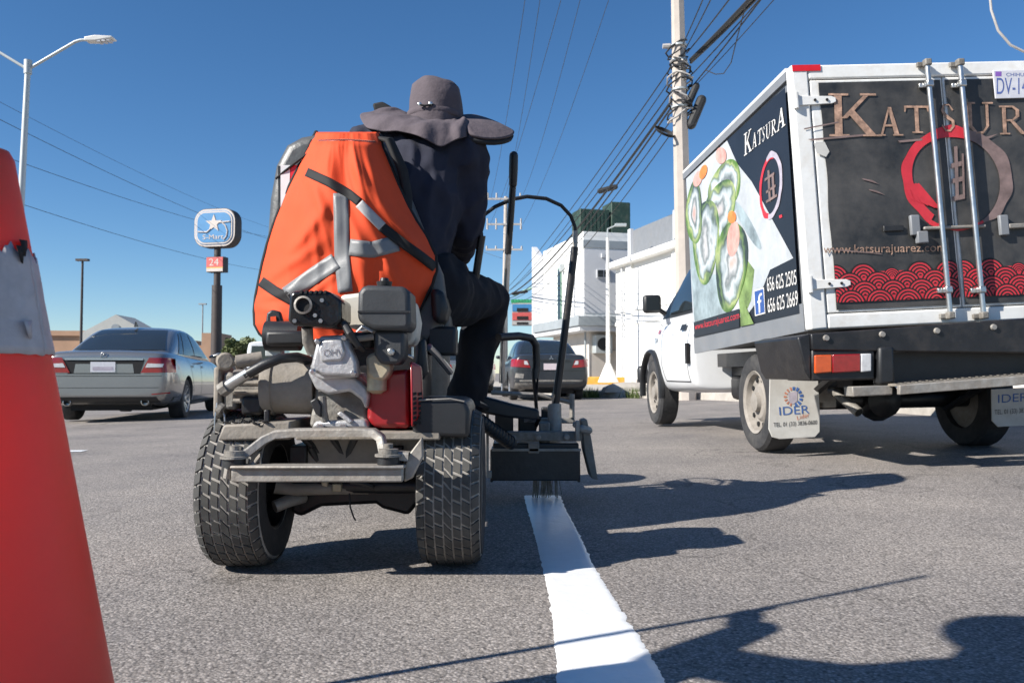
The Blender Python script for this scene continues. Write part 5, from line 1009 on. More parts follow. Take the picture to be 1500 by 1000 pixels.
for i in range(13):
    row = []
    for j in range(97):
        th = 2*math.pi*j/96; q = i/12; z = zA + (zB - zA)*q
        if i == 12: z += 0.022*noise.noise(Vector((math.cos(th)*3.5, math.sin(th)*3.5, 3))) + 0.012*noise.noise(Vector((math.cos(th)*12, math.sin(th)*12, 1)))
        if i == 0: z += 0.004*noise.noise(Vector((math.cos(th)*6, math.sin(th)*6, 8)))
        r = crad(z) + 0.0025 + 0.0018*abs(noise.noise(Vector((math.cos(th)*5, math.sin(th)*5, z*30))))
        row.append(Vector((r*math.cos(th), r*math.sin(th), z)))
    rows.append(row)
MB().grid(rows, 13, 97).build('white_sleeve', 'collar', cone, smooth=60, solid=0.002)
MB().prism([(sx*0.23, sy*0.23, 0.0) for sx, sy in ((-1, -1), (1, -1), (1, 1), (-1, 1))], (0, 0, 0.032)).build('base', 'black', cone, bevel=0.012)
fr_ = MB()
for i, (u, v) in enumerate([(52, 352), (57, 362), (72, 470)]):
    p = at(u, v, cy); q = Vector((crad(p.z) + 0.004, -0.01*i, p.z)); fr_ = MB().add([q, q + Vector((0.002, -0.02, -0.002)), q + Vector((0.004, -0.012, -0.022)), q + Vector((0.001, 0.0, -0.026))], [(0, 1, 2, 3)]).build('sleeve_tatter', 'trim' if i < 2 else 'collar', cone, solid=0.001)

# ================================================================== ROAD MARKING MACHINE
RX, RY = -0.48, 2.49
mach = thing('line_marking_machine', 'ride on road marking machine with petrol engine, knobbly tyres and side spray carriage', 'machine', (RX, RY, 0))
OFF = Matrix.Translation((-RX, -RY, 0))
def part(mb, name, m, parent=None, bevel=0.0, smooth=35, **k):
    mb.tf(OFF); return mb.build(name, m, parent or mach, bevel=bevel, smooth=smooth, **k)
A = at
# --- wheels with tread blocks
RT = 0.233; TWD = 0.185
def knob_wheel(cx_, cy_, side_):
    wo = empty('wheel', (cx_ - RX, cy_ - RY, RT)); wo.parent = mach; h = TWD/2
    MB().lathe([(0.125, -h*0.92), (0.165, -h), (0.205, -h*0.95), (0.2225, -h*0.78), (0.2265, -h*0.4), (0.2275, 0), (0.2265, h*0.4), (0.2225, h*0.78), (0.205, h*0.95), (0.165, h), (0.125, h*0.92)], (0, 0, 0), (1, 0, 0), 56, True).build('tyre', 'groove', wo)
    MB().lathe([(0.126, -h*0.93), (0.165, -h*1.015), (0.202, -h*0.98), (0.2015, -h*0.9), (0.126, -h*0.85)], (0, 0, 0), (1, 0, 0), 56, True).build('sidewall', 'rubber', wo)
    MB().lathe([(0.126, h*0.93), (0.165, h*1.015), (0.202, h*0.98), (0.2015, h*0.9), (0.126, h*0.85)], (0, 0, 0), (1, 0, 0), 56, True).build('sidewall', 'rubber', wo)
    mb = MB(); NC, NA = 7, 38
    def surf(x, th, up):
        ax_ = min(abs(x)/h, 1.0); r = 0.2275 - 0.0035*ax_**2 - 0.018*max(0, ax_ - 0.72)**2/0.08 + up
        return Vector((x, r*math.cos(th), r*math.sin(th)))
    for c in range(NC):
        for a in range(NA):
            xl = -h*0.96 + 2*h*0.96*c/NC; xr = -h*0.96 + 2*h*0.96*(c+1)/NC; g = 0.0020; xl += g; xr -= g
            def th(x, t): return 2*math.pi*(a + t + 0.9*math.sin(x/h*2.2) + 0.12*c + (0.5 if c % 2 else 0) + (0.14 if c % 2 else -0.14)*(x - (xl + xr)/2)/(xr - xl))/NA
            t0, t1 = 0.075, 0.925; base = []; top = []
            for x, t in ((xl, t0), (xr, t0), (xr, t1), (xl, t1)):
                base.append(surf(x, th(x, t), -0.003)); xm = (xl + xr)/2; top.append(surf(x + (xm - x)*0.10, th(x, t + (0.5 - t)*0.10), 0.0036))
            mb.add(base + top, [(4, 5, 6, 7), (0, 1, 5, 4), (1, 2, 6, 5), (2, 3, 7, 6), (3, 0, 4, 7)])
    tag(mb.build('tread', 'block', wo, smooth=20), kind='stuff')
    rim = MB().lathe([(0.128, -h*0.8), (0.132, -h*0.94), (0.118, -h*0.86), (0.112, -h*0.3), (0.05, -h*0.25), (0.045, -h*0.55), (0.02, -h*0.55), (0.02, h*0.55), (0.045, h*0.55), (0.05, h*0.25), (0.112, h*0.3), (0.118, h*0.86), (0.132, h*0.94), (0.128, h*0.8)], (0, 0, 0), (1, 0, 0), 40, True).build('rim', 'blackmetal', wo)
    return wo
w1 = knob_wheel(-0.785, RY, -1)
def copy_wheel(x, y, rot):
    o = dup(w1, mach); o.location = (x - RX, y - RY, RT); o.rotation_euler = (rot, 0, 0); return o
copy_wheel(-0.178, RY + 0.02, 0.4); copy_wheel(-0.70, 4.25, 0.9); copy_wheel(-0.30, 4.25, 0.2)
# --- frame
for x in (-0.62, -0.34): part(MB().bx(x - 0.025, x + 0.025, 2.40, 4.4, 0.30, 0.36), 'frame_rail', 'blackmetal', bevel=0.005)
part(MB().cyl((-0.74, RY, RT), (-0.22, RY, RT), 0.022, n=12), 'axle', 'blackmetal')
part(MB().ip([(430, 690), (618, 690), (618, 730), (598, 755), (560, 745), (550, 738), (470, 742), (440, 757), (425, 750)], 2.58, 0.35), 'axle_housing', 'blackmetal', bevel=0.012)
part(MB().ib(470, 705, 480, 722, 2.46, 0.05).ib(486, 708, 500, 720, 2.455, 0.05), 'hose_fitting', 'brass', bevel=0.004)
part(MB().tube([A(402, 712, 2.46), A(430, 716, 2.48), A(470, 716, 2.47), A(540, 716, 2.5)], [0.022, 0.02, 0.017, 0.015], 12), 'hydraulic_pipe', 'dusty')
part(MB().tube([A(402, 742, 2.44), A(418, 735, 2.46), A(445, 728, 2.52)], [0.019, 0.019, 0.017], 12), 'hydraulic_pipe', 'worn')
part(MB().tube([A(512, 722, 2.45), A(513, 742, 2.44), A(518, 757, 2.44), A(521, 762, 2.44)], 0.0025, 6), 'loose_wire', 'cable')
part(MB().tube([A(515, 705, 2.42), A(530, 707, 2.42), A(545, 712, 2.43)], 0.008, 8, rnd=True), 'grease_fitting', 'black')
part(MB().ip([(318, 645), (327, 622), (425, 617), (425, 644)], 2.30, 0.30), 'side_platform', 'dusty', bevel=0.006)
part(MB().bx(-0.60, -0.2, 2.30, 2.86, 0.385, 0.408), 'engine_deck', 'dusty', bevel=0.004)
for (u0, v0, u1, v1) in ((445, 640, 485, 680), (480, 630, 520, 690), (455, 655, 475, 690), (520, 640, 500, 690)): part(MB().tube([A(u0, v0, 2.42), A(u1, v1, 2.44)], 0.012, 8), 'frame_tube', 'blackmetal')
part(MB().bx(-0.60, -0.24, 2.42, 2.62, 0.285, 0.383), 'cross_member', 'dusty', bevel=0.006)
part(MB().bx(-0.78, -0.16, 2.95, 4.35, 0.372, 0.392), 'foot_plate', 'blackmetal', bevel=0.004)
part(MB().bx(-0.66, -0.30, 2.70, 3.10, 0.41, 0.70), 'seat_pedestal', 'blackmetal', bevel=0.015)
part(MB().lathe([(0.19, 0), (0.2, 0.03), (0.2, 0.36), (0.17, 0.40), (0.06, 0.42)], (-0.5, 4.0, 0.395), (0, 0, 1), 28), 'paint_tank', 'dusty')
part(MB().cyl((-0.42, 3.78, 0.39), (-0.40, 3.60, 0.98), 0.022, n=10), 'steering_column', 'blackmetal')
sw = MB(); sw.lathe([(0.155, -0.011), (0.166, 0), (0.155, 0.011), (0.144, 0)], (-0.40, 3.58, 1.0), (0.03, -0.3, 1), 36, True)
part(sw, 'steering_wheel', 'black', smooth=60)
for k in range(3):
    a = k*2.09; part(MB().tube([(-0.40, 3.585, 0.99), (-0.40 + 0.15*math.cos(a), 3.58 + 0.15*math.sin(a), 1.0 + 0.045*math.sin(a))], 0.009, 6), 'wheel_spoke', 'black')
# --- towing bumper
part(MB().ib(338, 686, 590, 706, 2.17, 0.03).ib(336, 682, 592, 687, 2.155, 0.06), 'bumper_channel', 'worn', bevel=0.004)
part(MB().tube([A(333, 700, 2.19), A(336, 683, 2.19)], 0.012, 8), 'bumper_end', 'worn')
top = [A(348, 669, 2.18), A(362, 662, 2.19), A(385, 644, 2.21), A(402, 636, 2.22), A(430, 634, 2.22), A(520, 633, 2.22), A(545, 634, 2.215), A(556, 642, 2.205), A(560, 662, 2.19), A(572, 667, 2.185), A(598, 669, 2.185)]
rows = []
for i, p in enumerate(top):
    q0 = top[max(i-1, 0)]; q1 = top[min(i+1, len(top)-1)]; t_ = (q1 - q0).normalized(); nn = t_.cross(Vector((0, 1, 0))).normalized()
    if nn.z < 0: nn = -nn
    rows.append([p - nn*0.011, p + nn*0.011, p + nn*0.011 + Vector((0, 0.05, 0)), p - nn*0.011 + Vector((0, 0.05, 0)), p - nn*0.011])
part(MB().grid(rows, len(rows), 5), 'bent_strap', 'worn', bevel=0.005, smooth=50)
for u, v in ((343, 671), (569, 668)):
    c = A(u, v, 2.19); bo = part(MB().lathe([(0.036, 0), (0.036, 0.006), (0.026, 0.0065), (0.026, 0.02), (0.012, 0.021), (0.012, 0.033)], c, (0, 0, 1), 20), 'bolt_washer', 'grime')
    part(MB().lathe([(0.03, -0.02), (0.03, 0)], c, (0, 0, 1), 16), 'rubber_bush', 'black')
part(MB().ip([(592, 684), (598, 666), (618, 640), (620, 668), (604, 700), (592, 706)], 2.2, 0.03), 'bumper_gusset', 'worn', bevel=0.004)
part(MB().tube([A(352, 692, 2.2), A(360, 690, 2.42)], 0.015, 8), 'bumper_arm', 'worn'); part(MB().tube([A(585, 692, 2.2), A(580, 690, 2.42)], 0.015, 8), 'bumper_arm', 'blackmetal')
part(MB().tube([A(363, 690, 2.185), A(380, 668, 2.2), A(382, 690, 2.2)], 0.008, 6), 'strap_brace', 'dusty')
# --- fender over the right wheel
part(MB().ip([(604, 590), (612, 584), (672, 585), (684, 590), (688, 602), (687, 641), (604, 639)], 2.30, 0.36), 'wheel_guard', 'black', bevel=0.012, seg=3)
part(MB().tube([A(610, 586, 2.295), A(660, 584, 2.295), A(680, 588, 2.30)], 0.0025, 5), 'guard_scratch', 'worn')
# --- hydraulic pump on the left
pl_, pr_ = A(388, 567, 2.42), A(456, 567, 2.42)
part(MB().lathe([(0.078, 0), (0.082, 0.006), (0.082, 0.03), (0.077, 0.034), (0.080, 0.15)], pl_, (1, 0.05, 0), 32), 'pump_housing', 'dusty')
part(MB().cyl(A(345, 567, 2.42), A(388, 567, 2.42), 0.052, n=20), 'pump_body', 'grime')
for k in range(4): part(MB().cyl(A(342, 548 + k*13, 2.37), A(386, 548 + k*13, 2.37), 0.007, n=8), 'tie_bolt', 'dusty')
part(MB().ib(311, 537, 323, 612, 2.36, 0.12), 'end_plate', 'dusty', bevel=0.008)
part(MB().ib(326, 545, 346, 600, 2.37, 0.09), 'valve_block', 'grime', bevel=0.01)
part(MB().ib(352, 580, 384, 608, 2.36, 0.08), 'pump_foot', 'blackmetal', bevel=0.01)
part(MB().cyl(A(318, 526, 2.36), A(350, 530, 2.36), 0.012, n=10).cyl(A(346, 530, 2.36), A(384, 524, 2.38), 0.019, n=12), 'hydraulic_union', 'dusty')
part(MB().lathe([(0.02, -0.01), (0.026, 0), (0.02, 0.01)], A(330, 529, 2.35), (0.3, -1, 0), 12), 'union_cap', 'dusty')
part(MB().tube([A(333, 566, 2.33), A(345, 558, 2.32), A(365, 546, 2.31)], 0.0165, 12), 'hose_ferrule', 'chrome')
part(MB().tube([A(360, 549, 2.31), A(385, 535, 2.30), A(410, 525, 2.31), A(435, 523, 2.34), A(452, 528, 2.40)], 0.0145, 12), 'hydraulic_hose', 'black', smooth=60)
part(MB().lathe([(0.022, -0.012), (0.022, 0.012)], A(330, 568, 2.33), (0.8, -0.3, 0.5), 8), 'hose_nut', 'grime')
part(MB().tube([A(318, 590, 2.34), A(315, 612, 2.33), A(314, 634, 2.33), A(330, 634, 2.33), A(329, 608, 2.33), A(323, 596, 2.34)], 0.0028, 6), 'wire_clip', 'chrome')
part(MB().cyl(A(320, 596, 2.33), A(326, 600, 2.33), 0.016, n=10), 'clip_bolt', 'grime')
lk = MB()
for k in range(9): part(MB().lathe([(0.008, -0.003), (0.011, 0), (0.008, 0.003)], A(333 + k*7, 619 + 1.5*math.sin(k*1.3), 2.33 - 0.004*k), (0.2, -1 if k % 2 else 0.2, 0.3 if k % 2 else 1), 10, True), 'chain_link', 'blackmetal')
part(MB().ib(386, 600, 394, 640, 2.33, 0.02), 'chain_post', 'blackmetal', bevel=0.003)
part(MB().cyl(A(390, 492, 2.50), A(440, 492, 2.50), 0.045, n=20), 'filter_canister', 'black')
part(MB().ib(388, 484, 446, 506, 2.44, 0.06), 'filter_bracket', 'black', bevel=0.01)
# --- engine
ENG = 2.33
part(MB().ip([(452, 626), (456, 600), (462, 560), (470, 545), (520, 545), (536, 575), (540, 627)], ENG + 0.03, 0.20), 'crankcase', 'grime', bevel=0.012)
part(MB().ip([(455, 627), (462, 616), (535, 614), (540, 628)], ENG - 0.01, 0.24), 'engine_foot', 'alu', bevel=0.008)
part(MB().ip([(493, 606), (499, 602), (517, 616), (512, 621)], ENG - 0.02, 0.02), 'foot_lug', 'alu', bevel=0.003)
for u in (503, 470): part(MB().lathe([(0.011, 0), (0.011, 0.01)], A(u, 626, ENG - 0.012), (0, -1, 0), 6), 'engine_bolt', 'chrome')
part(MB().ip([(450, 545), (455, 538), (470, 547), (520, 552), (538, 568), (540, 580), (536, 600), (528, 585), (512, 573), (480, 578), (462, 570)], ENG - 0.02, 0.10), 'cylinder_shroud', 'alu', bevel=0.01)
for k in range(5): part(MB().ib(466, 549 + k*5.5, 512, 551.5 + k*5.5, ENG - 0.002, 0.16), 'cooling_fin', 'grime')
part(MB().ip([(453, 588), (463, 582), (471, 594), (470, 612), (462, 606)], ENG - 0.03, 0.03), 'drain_boss', 'black', bevel=0.004)
part(MB().tube([A(472, 580, ENG - 0.01), A(473, 600, ENG - 0.01), A(476, 616, ENG)], 0.012, 10), 'oil_filler', 'grime')
vc = [(463, 502), (468, 492), (503, 490), (508, 496), (522, 530), (523, 550), (518, 552), (472, 550), (455, 543), (454, 538)]
part(MB().ip([(456, 548), (454, 535), (462, 528), (520, 528), (525, 552), (470, 556)], ENG - 0.045, 0.05), 'cover_flange', 'alu', bevel=0.005)
vo = part(MB().ip(vc, ENG - 0.085, 0.05), 'valve_cover', 'alu', bevel=0.012, seg=3)
vp = part(MB().ip([(466, 512), (470, 498), (500, 496), (506, 516), (500, 528), (470, 530)], ENG - 0.094, 0.02), 'cover_boss', 'alu', vo, bevel=0.006)
tx_ = text('OHV', A(474, 522, ENG - 0.0955) - Vector((RX, RY, 0)), A(502, 520, ENG - 0.0955) - Vector((RX, RY, 0)), A(474, 512, ENG - 0.0955) - Vector((RX, RY, 0)), 'chrome', vo)
for u, v in ((459, 544), (518, 546), (505, 494), (466, 500)): part(MB().lathe([(0.009, 0), (0.009, 0.008), (0.005, 0.011)], A(u, v, ENG - 0.088), (0, -1, 0), 6), 'cover_bolt', 'chrome')
# red fan cover
part(MB().ip([(537, 556), (548, 545), (600, 540), (600, 628), (546, 627), (537, 612)], ENG + 0.01, 0.16), 'fan_shroud', 'engred', bevel=0.014, seg=3)
fs_ = part(MB().prism([A(601, 528, ENG - 0.06), A(618, 536, ENG - 0.02), A(621, 600, ENG - 0.02), A(603, 628, ENG - 0.06)], Vector((-0.02, 0.14, 0))), 'recoil_cover', 'engred', bevel=0.008)
for k in range(7):
    for j in range(2):
        part(MB().prism([A(605 + j*8, 575 + k*7, ENG - 0.052 + 0.018*j), A(610 + j*8, 574 + k*7, ENG - 0.041 + 0.018*j), A(610 + j*8, 578 + k*7, ENG - 0.041 + 0.018*j), A(605 + j*8, 579.5 + k*7, ENG - 0.052 + 0.018*j)], Vector((0.001, -0.004, 0))), 'cooling_slot', 'seam', fs_)
part(MB().ib(541, 548, 543, 572, ENG + 0.004, 0.01), 'warning_strip', 'whitestrip')
# carburettor, air cleaner, tank, muffler
part(MB().ip([(535, 522), (548, 515), (570, 518), (572, 545), (562, 558), (545, 558), (537, 548)], ENG - 0.05, 0.09), 'carburettor', 'brass', bevel=0.01)
part(MB().lathe([(0.028, 0), (0.028, 0.05), (0.012, 0.06)], A(552, 545, ENG - 0.02), (0, 0, -1), 16), 'float_bowl', 'brass')
part(MB().ip([(530, 420), (538, 417), (592, 419), (600, 428), (602, 478), (594, 484), (545, 483), (530, 474), (523, 468), (524, 428)], ENG - 0.10, 0.15), 'air_cleaner_cover', 'greyplastic', bevel=0.014, seg=3)
part(MB().ib(524, 455, 600, 458, ENG - 0.103, 0.01), 'cover_seam', 'black')
part(MB().ip([(547, 484), (592, 484), (592, 520), (584, 534), (558, 534), (548, 520)], ENG - 0.07, 0.10), 'air_cleaner_base', 'greyplastic', bevel=0.01)
part(MB().lathe([(0.02, 0), (0.022, 0.012), (0.013, 0.014), (0.011, 0.022)], A(563, 419, ENG - 0.04), (0, 0, 1), 14), 'wing_knob', 'black')
part(MB().lathe([(0.011, 0), (0.010, 0.006), (0.006, 0.009)], A(573, 515, ENG - 0.071), (0, -1, 0), 12), 'base_bolt', 'chrome')
part(MB().tube([A(538, 482, ENG - 0.09), A(528, 484, ENG - 0.1), A(522, 486, ENG - 0.1), A(530, 478, ENG - 0.1), A(545, 486, ENG - 0.09)], 0.003, 6), 'cover_clip', 'chrome')
part(MB().ip([(497, 432), (530, 428), (605, 438), (612, 470), (608, 500), (598, 508), (500, 476)], ENG + 0.07, 0.13), 'fuel_tank', 'cream', bevel=0.025, seg=3)
mf = part(MB().ip([(424, 432), (430, 426), (482, 427), (490, 433), (500, 440), (500, 470), (488, 480), (430, 476), (421, 470)], ENG - 0.12, 0.14), 'muffler', 'gloss', bevel=0.012, seg=3)
part(MB().lathe([(0.023, -0.01), (0.0245, 0.010), (0.019, 0.012), (0.018, -0.01)], A(445, 447, ENG - 0.121), (0, -1, 0), 24, True), 'muffler_outlet', 'worn', mf)
part(MB().lathe([(0.0182, -0.004), (0.0182, 0.002)], A(445, 447, ENG - 0.121), (0, -1, 0), 16), 'outlet_hole', 'seam', mf)
for k in range(6): part(MB().ip([(438 + k*7, 430), (442 + k*7, 430), (443 + k*7, 425.5), (440 + k*7, 425.5)], ENG - 0.1235, 0.10), 'muffler_slot', 'seam', mf)
for (u, v) in ((432, 470), (470, 470), (472, 440), (462, 462)): part(MB().lathe([(0.006, 0), (0.006, 0.005)], A(u, v, ENG - 0.122), (0, -1, 0), 6), 'muffler_screw', 'chrome', mf)
part(MB().tube([A(450, 480, ENG - 0.05), A(451, 500, ENG - 0.04), A(458, 516, ENG - 0.02)], 0.016, 12), 'exhaust_pipe', 'grime')
part(MB().tube([A(503, 472, ENG - 0.1), A(512, 488, ENG - 0.11), A(524, 505, ENG - 0.10), A(532, 512, ENG - 0.06)], [0.009, 0.012, 0.009, 0.008], 10), 'spark_plug_lead', 'black')
part(MB().ib(500, 486, 546, 510, ENG - 0.03, 0.08), 'intake_manifold', 'black', bevel=0.01)
part(MB().cyl(A(510, 498, ENG - 0.06), A(548, 493, ENG - 0.06), 0.009, n=10), 'governor_rod', 'dusty')
for (a, b) in (((604, 508), (604, 522)), ((598, 520), (606, 524))): part(MB().tube([A(a[0], a[1], ENG - 0.02), A(b[0], b[1], ENG - 0.02)], 0.004, 6), 'choke_lever', 'chrome')
part(MB().ip([(612, 500), (622, 495), (626, 545), (616, 560), (606, 545)], ENG + 0.07, 0.05), 'starter_grip', 'black', bevel=0.01)
# --- seat
sb_pts = [(398, 505), (388, 440), (388, 360), (393, 290), (402, 240), (418, 210), (440, 198), (470, 193), (540, 195), (560, 202), (578, 226), (598, 280), (622, 340), (648, 400), (655, 450), (640, 505)]
part(MB().ip(sb_pts, 2.86, 0.10), 'seat_back', 'vinyl', bevel=0.035, seg=4)
part(MB().bx(-0.80, -0.22, 2.92, 3.36, 0.70, 0.80), 'seat_cushion', 'vinyl', bevel=0.035, seg=4)
part(MB().ip([(407, 243), (443, 243), (436, 262), (408, 314)], 2.838, 0.02), 'seat_panel', 'black')
part(MB().ip([(411, 242), (425, 242), (424, 270), (411, 304)], 2.832, 0.005), 'white_reflector', 'whitestrip'); part(MB().ip([(425.5, 242), (447, 242), (440, 250), (425, 280)], 2.832, 0.005), 'red_reflector', 'redstrip')
part(MB().tube([A(404, 262, 2.84), A(418, 250, 2.83), A(460, 218, 2.82)], 0.004, 6), 'seat_piping', 'trim')
part(MB().ip([(630, 420), (650, 425), (656, 450), (650, 475), (632, 470)], 2.80, 0.2), 'arm_bolster', 'black', bevel=0.02)
part(MB().ib(625, 478, 668, 520, 2.86, 0.12), 'seat_bracket', 'black', bevel=0.01)
part(MB().tube([A(660, 545, 2.9), A(640, 520, 2.8), A(628, 508, 2.75)], 0.012, 8), 'seat_strut', 'chrome')
bk = [(386, 496), (390, 458), (398, 453), (410, 456), (414, 470), (413, 500), (406, 510), (392, 508)]
part(MB().ip(bk, 2.52, 0.02), 'belt_buckle', 'black', bevel=0.006); part(MB().ip([(396, 464), (404, 463), (406, 482), (397, 486)], 2.515, 0.004), 'buckle_slot', 'orange')
part(MB().ib(388, 506, 412, 522, 2.51, 0.04), 'buckle_mount', 'polesteel', bevel=0.004)
# --- control levers, hose arch, spray carriage
part(MB().tube([A(741, 432, 3.55), A(746, 340, 3.5), A(752, 262, 3.45)], 0.0125, 12), 'lever', 'chrome')
part(MB().tube([A(740.5, 440, 3.55), A(737, 500, 3.55), A(735, 560, 3.6)], 0.0125, 12), 'lever_base', 'chrome')
part(MB().tube([A(744, 372, 3.515), A(748, 320, 3.485), A(751.5, 268, 3.455)], 0.0145, 12), 'lever_sleeve', 'blackmetal')
part(MB().tube([A(751.5, 270, 3.45), A(752, 250, 3.44), A(752.5, 228, 3.43)], [0.017, 0.019, 0.0185], 12, rnd=True), 'lever_grip', 'black', smooth=60)
arch = [A(690, 335, 3.45), A(705, 318, 3.46), A(725, 303, 3.48), A(750, 292, 3.52), A(772, 288, 3.56), A(800, 291, 3.6), A(822, 301, 3.64), A(836, 316, 3.66), A(842, 332, 3.68), A(843, 345, 3.68)]
part(MB().tube(arch, 0.0085, 10), 'cable_conduit', 'cable', smooth=60)
part(MB().tube([A(843, 338, 3.68), A(842, 368, 3.685)], 0.012, 10), 'conduit_ferrule', 'worn')
part(MB().tube([A(842, 362, 3.685), A(828, 480, 3.70), A(812, 604, 3.72)], [0.0165, 0.0165, 0.018], 12), 'gauge_rod', 'blackmetal')
part(MB().tube([A(730, 494, 3.3), A(760, 492, 3.4), A(778, 495, 3.45), A(785, 505, 3.47), A(786, 530, 3.48), A(785, 546, 3.48)], 0.0165, 12), 'support_tube', 'blackmetal', smooth=60)
part(MB().tube([A(781, 545, 3.48), A(786, 600, 3.6)], 0.008, 8), 'link_rod', 'blackmetal'); part(MB().tube([A(788, 545, 3.48), A(785, 598, 3.6)], 0.005, 8), 'link_rod', 'blackmetal')
part(MB().lathe([(0.014, -0.02), (0.014, 0.02)], A(784, 547, 3.47), (0, 0, 1), 12), 'link_joint', 'black')
part(MB().tube([A(706, 345, 3.2), A(690, 450, 3.25)], 0.015, 10), 'grab_rail', 'blackmetal')
part(MB().ip([(700, 578), (752, 592), (790, 600), (790, 615), (745, 612), (700, 604)], 3.4, 0.1), 'carriage_arm', 'black', bevel=0.01)
part(MB().tube([A(698, 612, 3.3), A(725, 632, 3.4), A(750, 650, 3.5)], 0.026, 14), 'carriage_spring_tube', 'black')
for k in range(12): q = A(698, 612, 3.3).lerp(A(750, 650, 3.5), k/12); part(MB().lathe([(0.025, -0.004), (0.03, 0), (0.025, 0.004)], q, (A(750, 650, 3.5) - A(698, 612, 3.3)), 16, True), 'spring_coil', 'blackmetal')
part(MB().cyl(A(812, 592, 3.72), A(813, 632, 3.70), 0.031, n=18), 'gauge_socket', 'worn')
part(MB().ib(742, 632, 852, 646, 3.62, 0.05), 'carriage_beam', 'grime', bevel=0.005)
part(MB().ib(766, 612, 842, 620, 3.8, 0.05), 'carriage_rail', 'worn', bevel=0.005)
part(MB().ib(718, 658, 850, 704, 3.60, 0.02), 'spray_shield', 'blackmetal', bevel=0.006)
part(MB().ib(722, 649, 848, 660, 3.62, 0.24), 'shield_top', 'black', bevel=0.006)
part(MB().ib(718, 662, 722, 706, 3.622, 0.3), 'shield_side', 'black', bevel=0.003); part(MB().ib(846, 662, 850, 706, 3.622, 0.3), 'shield_side', 'black', bevel=0.003)
part(MB().ib(720, 657, 851, 660.5, 3.59, 0.02), 'shield_lip', 'worn')
part(MB().ip([(852, 616), (860, 614), (866, 640), (876, 703), (866, 700), (856, 660)], 3.66, 0.16), 'deflector_blade', 'dusty', bevel=0.004)
part(MB().tube([A(852, 628, 3.6), A(862, 630, 3.62)], 0.018, 10, rnd=True), 'blade_pivot', 'worn')
for u, v in ((788, 640), (830, 640), (752, 641), (843, 622)): part(MB().lathe([(0.014, 0), (0.014, 0.01), (0.008, 0.014)], A(u, v, 3.61), (0, -1, 0), 8), 'carriage_bolt', 'worn')
part(MB().ib(790, 618, 806, 660, 3.66, 0.08), 'spray_gun', 'grime', bevel=0.008); part(MB().cyl(A(797, 690, 3.78), A(797, 712, 3.80), 0.02, 0.008, 12), 'spray_nozzle', 'grime')
part(MB().ib(712, 604, 716, 700, 3.5, 0.02).ib(715, 690, 720, 700, 3.5, 0.03), 'shield_hanger', 'worn', bevel=0.002)
part(MB().ib(774, 648, 790, 664, 3.59, 0.02), 'gun_clamp', 'dusty', bevel=0.004); part(MB().ib(843, 616, 849, 646, 3.58, 0.03), 'beam_end', 'worn', bevel=0.004)
part(MB().tube([A(700, 590, 3.2), A(720, 600, 3.5), A(760, 606, 3.7), A(790, 612, 3.72), (0.1, 3.9, 0.3)], 0.011, 8), 'paint_hose', 'black', smooth=60)
part(MB().tube([A(720, 575, 3.75), A(790, 578, 3.8), A(838, 590, 3.8)], 0.01, 8), 'carriage_rail_bar', 'worn'); part(MB().tube([A(838, 577, 3.8), A(838, 612, 3.8)], 0.012, 8), 'carriage_stay', 'worn')
for k in range(3): part(MB().ip([(725 + k*34, 600 - k*2), (752 + k*34, 600 - k*2), (752 + k*34, 634), (725 + k*34, 638)], 3.75 + 0.05*k, 0.04), 'carriage_box', 'black', bevel=0.008)
bm_ = MB()
for k in range(46):
    u = 780 + random.random()*40; p = A(u, 703, 3.80); bm_.tube([p, p + Vector((random.gauss(0, 0.006), random.gauss(0, 0.006), -0.055 - 0.035*random.random()))], 0.0016, 4)
tag(part(bm_, 'drip_bristles', 'dusty'), kind='stuff')

# ================================================================== SAFETY VEST HUNG ON THE SEAT
LB = [(463, 193), (452, 215), (438, 242), (424, 272), (411, 300), (400, 330), (391, 358), (384, 385), (379, 410), (374, 435), (372, 455), (373, 475), (380, 488), (392, 498)]
RB = [(556, 197), (560, 215), (572, 242), (584, 272), (597, 300), (611, 325), (627, 350), (639, 375), (640, 395), (634, 415), (624, 435), (614, 455), (610, 475), (606, 490), (598, 500)]
def bound(tab, v):
    if v <= tab[0][1]: return tab[0][0]
    for (u0, v0), (u1, v1) in zip(tab, tab[1:]):
        if v0 <= v <= v1: return u0 + (u1 - u0)*(v - v0)/(v1 - v0)
    return tab[-1][0]
VF = [(470, 300, 1.15, 9, 0.016, 60), (520, 240, 1.4, 8, 0.014, 55), (545, 250, 1.2, 7, 0.013, 60), (560, 300, 0.95, 8, 0.015, 60), (600, 350, 0.9, 8, 0.016, 45), (575, 400, 1.2, 9, 0.018, 50), (440, 350, -0.9, 9, 0.018, 55), (420, 390, -0.6, 8, 0.014, 45),
      (400, 455, 0.25, 8, 0.018, 45), (430, 470, 0.1, 7, 0.014, 45), (410, 430, -0.3, 6, 0.012, 40), (560, 440, 1.5, 8, 0.018, 45), (610, 440, 1.8, 7, 0.016, 40), (495, 330, 1.5, 6, 0.009, 50), (530, 400, 1.35, 10, 0.016, 50), (470, 420, -0.8, 7, 0.012, 40), (480, 225, 1.75, 7, 0.011, 40), (625, 385, 0.7, 6, 0.012, 30)]
